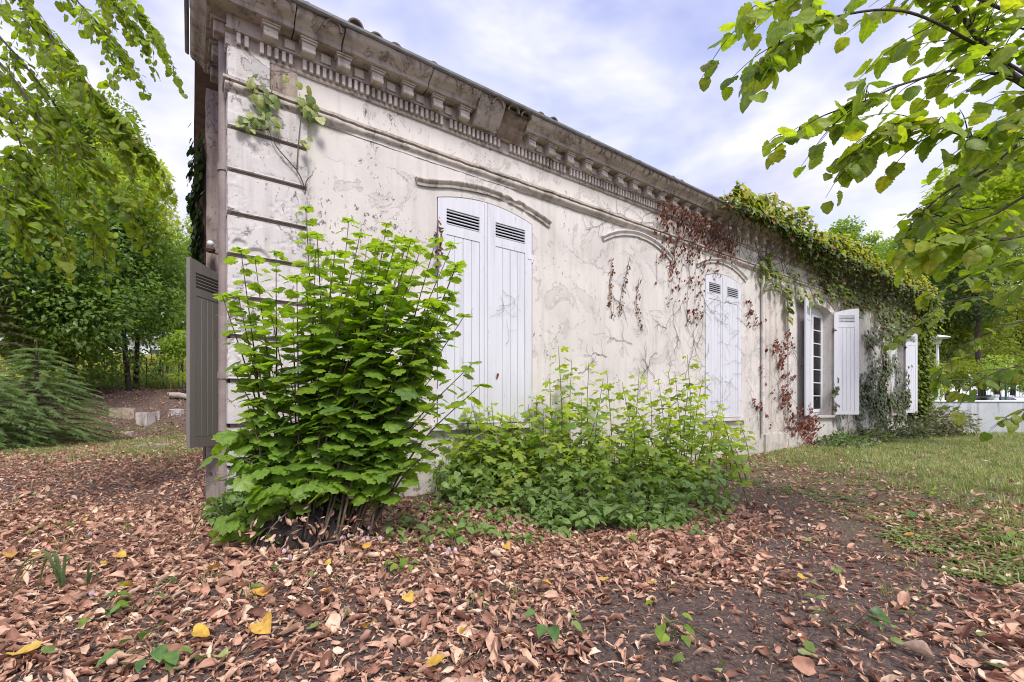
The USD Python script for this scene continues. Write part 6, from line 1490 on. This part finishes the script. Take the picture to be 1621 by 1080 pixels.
def lawn():
    rng = np.random.default_rng(111); n = 80000
    D = np.sqrt(rng.uniform(2.2 ** 2, 18.5 ** 2, n)); L = rng.uniform(-1.2, 1.2, n) * D
    x = CAM[0] + RIGHT[0] * L + FWD[0] * D; y = CAM[1] + RIGHT[1] * L + FWD[1] * D
    pt = meshkit.fbm(np.stack([x, y, np.zeros(n)], -1) * 1.3, 4, 44)
    right = grassy(x, y) * np.clip(0.25 + 1.5 * (pt - .3), .05, 1)
    left = smoothstep(7.5, 10.5, D) * smoothstep(15.2, 13.4, D) * (L < 0) * np.clip(pt * 2.6 - .75, 0, 1) * .95
    stray = 0.018 * (pt > .5)
    keep = (rng.random(n) < np.maximum(np.maximum(right, left), stray)) & ~((x > -.1) & (y > -.12) & (x < 21.2))
    x, y = x[keep], y[keep]; P = np.stack([x, y, ground_z(x, y)], 1); k = len(x)
    protos = [blade_tuft(s, 10, (.075, .09, .11, .06)[s % 4]) for s in range(6)]
    instancer('lawn', 'patchy dry grass on the right and at the edge of the clearing', 'grass', protos, [M_grass] * 6, P, rng.uniform(0, 6.28, k), rng.uniform(.6, 1.25, k), rng.integers(0, 6, k))
    # tall grass beyond the bank, the sun on it put into its colour
    n = 22000; D = rng.uniform(18.2, 34, n); L = rng.uniform(-1.2, -.58, n) * D
    x = CAM[0] + RIGHT[0] * L + FWD[0] * D; y = CAM[1] + RIGHT[1] * L + FWD[1] * D; P = np.stack([x, y, ground_z(x, y)], 1)
    protos = [blade_tuft(20 + s, 9, .42, .012, .14) for s in range(4)]
    instancer('meadow', 'tall yellow green grass beyond the wire fence, sunlight put into its colour', 'grass', protos, [M_meadow] * 4, P, rng.uniform(0, 6.28, n), rng.uniform(.7, 1.4, n), rng.integers(0, 4, n))
M_meadow = leaf_mat('meadow_grass_painted_sun', [(0, (0.36, 0.36, 0.09)), (0.5, (0.50, 0.47, 0.14)), (1, (0.62, 0.56, 0.24))], TR, 0.35)  # bright straw tones, sunlight on the field put into the blades
lawn()
def rosettes():
    rng = np.random.default_rng(112); protos = []
    for s in range(4):
        m = MB()
        for k in range(6):
            a = 2 * PI * k / 6 + rng.normal(0, .3); d = unit([math.cos(a), math.sin(a), rng.uniform(.0, .5)]); p = d * rng.uniform(.01, .03)
            v, f = OVAL[k % 4]; m.add(v @ (basis(d, UP) * rng.uniform(.04, .07)).T + p, f)
        protos.append(m.arr())
    n = 9000; px, py = rng.uniform(1180, 1640, n), rng.uniform(700, 930, n); P = np.array([on_ground(a, b) for a, b in zip(px[:2600], py[:2600])])
    pt = meshkit.fbm(P * [1.6, 1.6, 0], 3, 71); keep = (pt > .47) & (0.62 * P[:, 0] - 0.62 * P[:, 1] + 2.4 * pt > 6.1) & (P[:, 1] < -.3); P = P[keep] + [0, 0, .01]; k = len(P)
    instancer('ground_cover', 'low patches of broad leaved weeds along the edge of the grass on the right', 'weeds', protos, [M_weed] * 4, P, rng.uniform(0, 6.28, k), rng.uniform(.35, .9, k), rng.integers(0, 4, k))
M_weed = leaf_mat('lawn_weed_leaf', [(0, (0.11, 0.15, 0.04)), (0.6, (0.20, 0.24, 0.075)), (1, (0.29, 0.31, 0.11))], TR, 0.3)
rosettes()
def weeds():
    """Small green seedlings and grass tussocks among the leaves."""
    rng = np.random.default_rng(113)
    spots = [(715, 870), (745, 800), (80, 850), (225, 970), (160, 985), (250, 1045), (1140, 830), (1100, 850), (980, 865), (1200, 770), (1480, 790), (1540, 800), (1600, 860), (1450, 830), (1060, 1010), (1340, 1000), (640, 905), (870, 1005)]
    for i, (px, py) in enumerate(spots):
        p = on_ground(px, py); t = thing('weed', 'small green seedling growing through the fallen leaves', 'weed', p, 0, 'small weeds among the fallen leaves'); m = MB()
        for k in range(int(rng.integers(5, 12))):
            a = rng.uniform(0, 6.28); r = rng.uniform(.02, .12); h = rng.uniform(.03, .13); q = np.array([math.cos(a) * r, math.sin(a) * r, h])
            obj('stalk', tube([(0, 0, 0), q * .6, q], [.002, .0015, .001], 3), M_gstem, t)
            obj('leaf', next(leaf_place(OVAL, [(q, unit([math.cos(a), math.sin(a), -.15]), unit([rng.normal(0, .3), rng.normal(0, .3), 1]), rng.uniform(.045, .085), k)])), M_bramble if i % 2 else M_bush, t, smooth=True)
weeds()
def strap_plant(name, label, base, blades, seed):
    rng = np.random.default_rng(seed); t = thing(name, label, 'plant')
    for d, L, w, bend in blades:
        c = curve([base, base + np.array([d[0], d[1], 0]) * L * .28 + [0, 0, L * .62], base + np.array([d[0], d[1], 0]) * L * .62 + [0, 0, L * (.72 - bend * .35)], base + np.array([d[0], d[1], 0]) * L * (.62 + .3 * bend) + [0, 0, L * (.75 - bend)]], 7)
        tan = unit_rows(np.gradient(c, axis=0)); s = unit_rows(np.cross(tan, [0, 0, 1.0] + 0.01 * rng.normal(0, 1, 3))); n = np.cross(s, tan)
        ww = w * np.sin(PI * np.linspace(.22, .98, len(c)) ** .8)[:, None]
        V = np.vstack([c - s * ww + n * w * .35, c, c + s * ww + n * w * .35]); k = len(c); F = []
        for h in (0, 1):
            for i in range(k - 1): a, b = h * k + i, (h + 1) * k + i; F += [[a, a + 1, b + 1], [a, b + 1, b]]
        obj('leaf', (V, np.array(F)), M_strap, t, smooth=True)
R2 = RIGHT[:2]; F2 = FWD[:2]
strap_plant('strap_plant', 'arching strap leaved plant in the leaves at the lower left', on_ground(100, 940), [(-R2, .36, .010, .95), (-R2 * .5 - F2 * .5, .34, .009, 1.0), (R2 * .15, .30, .010, .25), (-R2 * .8 + F2 * .3, .32, .010, .8), (-R2 * .3 - F2 * .4, .24, .009, .6)], 1)
strap_plant('strap_plant', 'small upright tuft of two strap leaves right of the arching one', on_ground(139, 934), [(R2 * .15, .22, .009, .15), (R2 * .5, .15, .008, .3), (-R2 * .1, .10, .007, .1)], 2)
strap_plant('strap_plant', 'pale green strap leaved plant left of the dark stump', on_ground(358, 862), [(-R2 * .55, .46, .014, .35), (-R2 * .15, .50, .016, .1), (-R2 * .9, .36, .012, .8), (R2 * .1, .42, .015, .12), (-R2 * .7 - F2 * .4, .30, .012, .5), (-R2 * .3, .34, .012, .2)], 3)
def cyclamens():
    rng = np.random.default_rng(115)
    for i, (px, py) in enumerate([(522, 855), (530, 860), (538, 868), (546, 870), (556, 863), (563, 867), (571, 860), (576, 871), (582, 853), (592, 853), (586, 868), (603, 874), (445, 897), (463, 896), (140, 858), (688, 880), (711, 884), (718, 889), (712, 893), (150, 960)]):
        p = on_ground(px, py); h = rng.uniform(.05, .085)
        t = thing('cyclamen', 'small pale pink cyclamen flower rising from the fallen leaves', 'flower', p, rng.uniform(0, 6), 'pale pink cyclamen flowers on the ground near the stump')
        obj('stalk', tube([(0, 0, 0), (.004, 0, h * .8), (.010, 0, h), (.016, 0, h - .004)], .0014, 4), M_gstem, t)
        for k in range(5):
            a = 2 * PI * k / 5 + .3; d = unit([math.cos(a) * .55, math.sin(a) * .55, 1]); obj('petal', next(leaf_place(OVAL, [(np.array([.016, 0, h - .004]), d, unit([math.cos(a), math.sin(a), -.3]), .030, k)])), M_petal, t, smooth=True)
    for k, (px, py) in enumerate([(556, 868), (440, 900)]):
        p = on_ground(px, py) + [0, 0, .02]; obj('cyclamen_leaf', next(leaf_place(HEART, [(p, unit([-.4, -1, .1]), UP, .065, k)])), M_bramble, smooth=True, label=['round green cyclamen leaf among the flowers by the stump', 'round green cyclamen leaf left of the stump'][k], cat='leaf')
cyclamens()
M_hose = mat('green_hose', {'p': ('principled_bsdf', {'base_color': (0.02, 0.09, 0.075), 'roughness': 0.3})}, [])
hb = [on_ground(390, 835), at(389, 812, 3.2), at(392, 793, 3.2), at(402, 787, 3.2), at(416, 790, 3.25), at(426, 800, 3.35)]
obj('garden_hose', tube(curve(hb, 8), 0.011, 10), M_hose, smooth=True, label='loop of dark green garden hose at the left foot of the tall shrub', cat='hose')
def wall_lamp():
    p = np.array([-0.175, .40, 2.66]) ; p = at(333, 386, 4.62)
    t = thing('wall_lamp', 'small white globe lamp on a black bracket on the side wall', 'lamp', p)
    obj('globe', trimesh.creation.icosphere(3, .032), M_white, t, smooth=True)
    obj('holder', trimesh.creation.revolve(np.array([(0, -.035), (.036, -.035), (.046, -.06), (.036, -.085), (0, -.085)]), sections=16), M_iron, t, smooth=40)
    obj('bracket', tube([(0, 0, -.08), (.05, .0, -.09), (.12, .0, -.08)], .010, 6), M_iron, t)
wall_lamp()
def twigs():
    rng = np.random.default_rng(117)
    for i in range(70):
        px, py = (rng.uniform(950, 1600), rng.uniform(800, 1075)) if i < 46 else (rng.uniform(20, 950), rng.uniform(880, 1075))
        p = on_ground(px, py); a = rng.uniform(0, 6.28); L = rng.uniform(.10, .34); d = np.array([math.cos(a), math.sin(a), 0])
        c = curve([p + [0, 0, .012], p + d * L * .5 + [rng.normal(0, .02), rng.normal(0, .02), .02], p + d * L + [0, 0, .016]], 4)
        obj('twig', tube(c, np.linspace(rng.uniform(.0018, .0045), .0012, len(c)), 5), M_stem, smooth=True, label='thin dry twig lying on the ground', cat='twig', group='dry twigs on the ground')
    c = [on_ground(480, 893) + [0, 0, .03], on_ground(500, 880) + [0, 0, .07], on_ground(540, 868) + [0, 0, .06]]
    obj('fallen_branch', tube(curve(c, 6), .006, 6), M_tendril, smooth=True, label='pale bent stick lying in front of the dark stump', cat='stick')
twigs()
def foot_plants():
    rng = np.random.default_rng(119)
    def mass(name, label, cx, n, r, h, leaf, m, stems=18):
        t = thing(name, label, 'shrub'); items = []
        for k in range(stems):
            p0 = np.array([cx[0] + rng.normal(0, r * .4), min(cx[1] + rng.normal(0, r * .3), -.1), 0]); p1 = p0 + [rng.normal(0, r * .4), rng.normal(0, r * .25), h * rng.uniform(.5, 1)]; p1[1] = min(p1[1], -.08)
            obj('stem', tube(curve([p0, (p0 + p1) / 2 + [0, 0, .06], p1], 5), np.linspace(.006, .002, 10), 4), M_stem, t)
        for k in range(n):
            d = unit(rng.normal(0, 1, 3)); q = rng.random() ** .5; p = np.array(cx) + [0, 0, h * .42] + d * q * [r, r * .6, h * .58]; p[1] = min(p[1], -.06); p[2] = max(p[2], .03)
            items.append((p, unit(d + rng.normal(0, .5, 3) - [0, 0, .3]), unit([rng.normal(0, .4), rng.normal(0, .4), 1]), leaf * np.exp(rng.normal(0, .25)), int(rng.integers(999))))
        put_leaves(t, OVAL, items, m, 60)
    mass('garden_shrub', 'low grey green shrub against the far end of the house', (20.6, -.7, 0), 1500, 1.5, 1.05, .10, [M_greyvine])
    mass('garden_shrub', 'scrubby low growth of stems under the far window', (17.2, -.45, 0), 800, 1.3, .65, .085, [M_greyvine])
    mass('garden_shrub', 'low green ivy patch under the open window', (12.9, -.45, 0), 700, 1.0, .32, .075, [M_bramble, M_greyvine])
    mass('garden_shrub', 'straggling green weeds along the wall foot past the open window', (14.9, -.4, 0), 500, 1.0, .42, .08, [M_greyvine, M_vine])
    mass('garden_shrub', 'small yellowish fern like weed between the tall shrub and the lobed shrub', (2.1, -.35, 0), 260, .28, .55, .07, [M_fig])
foot_plants()
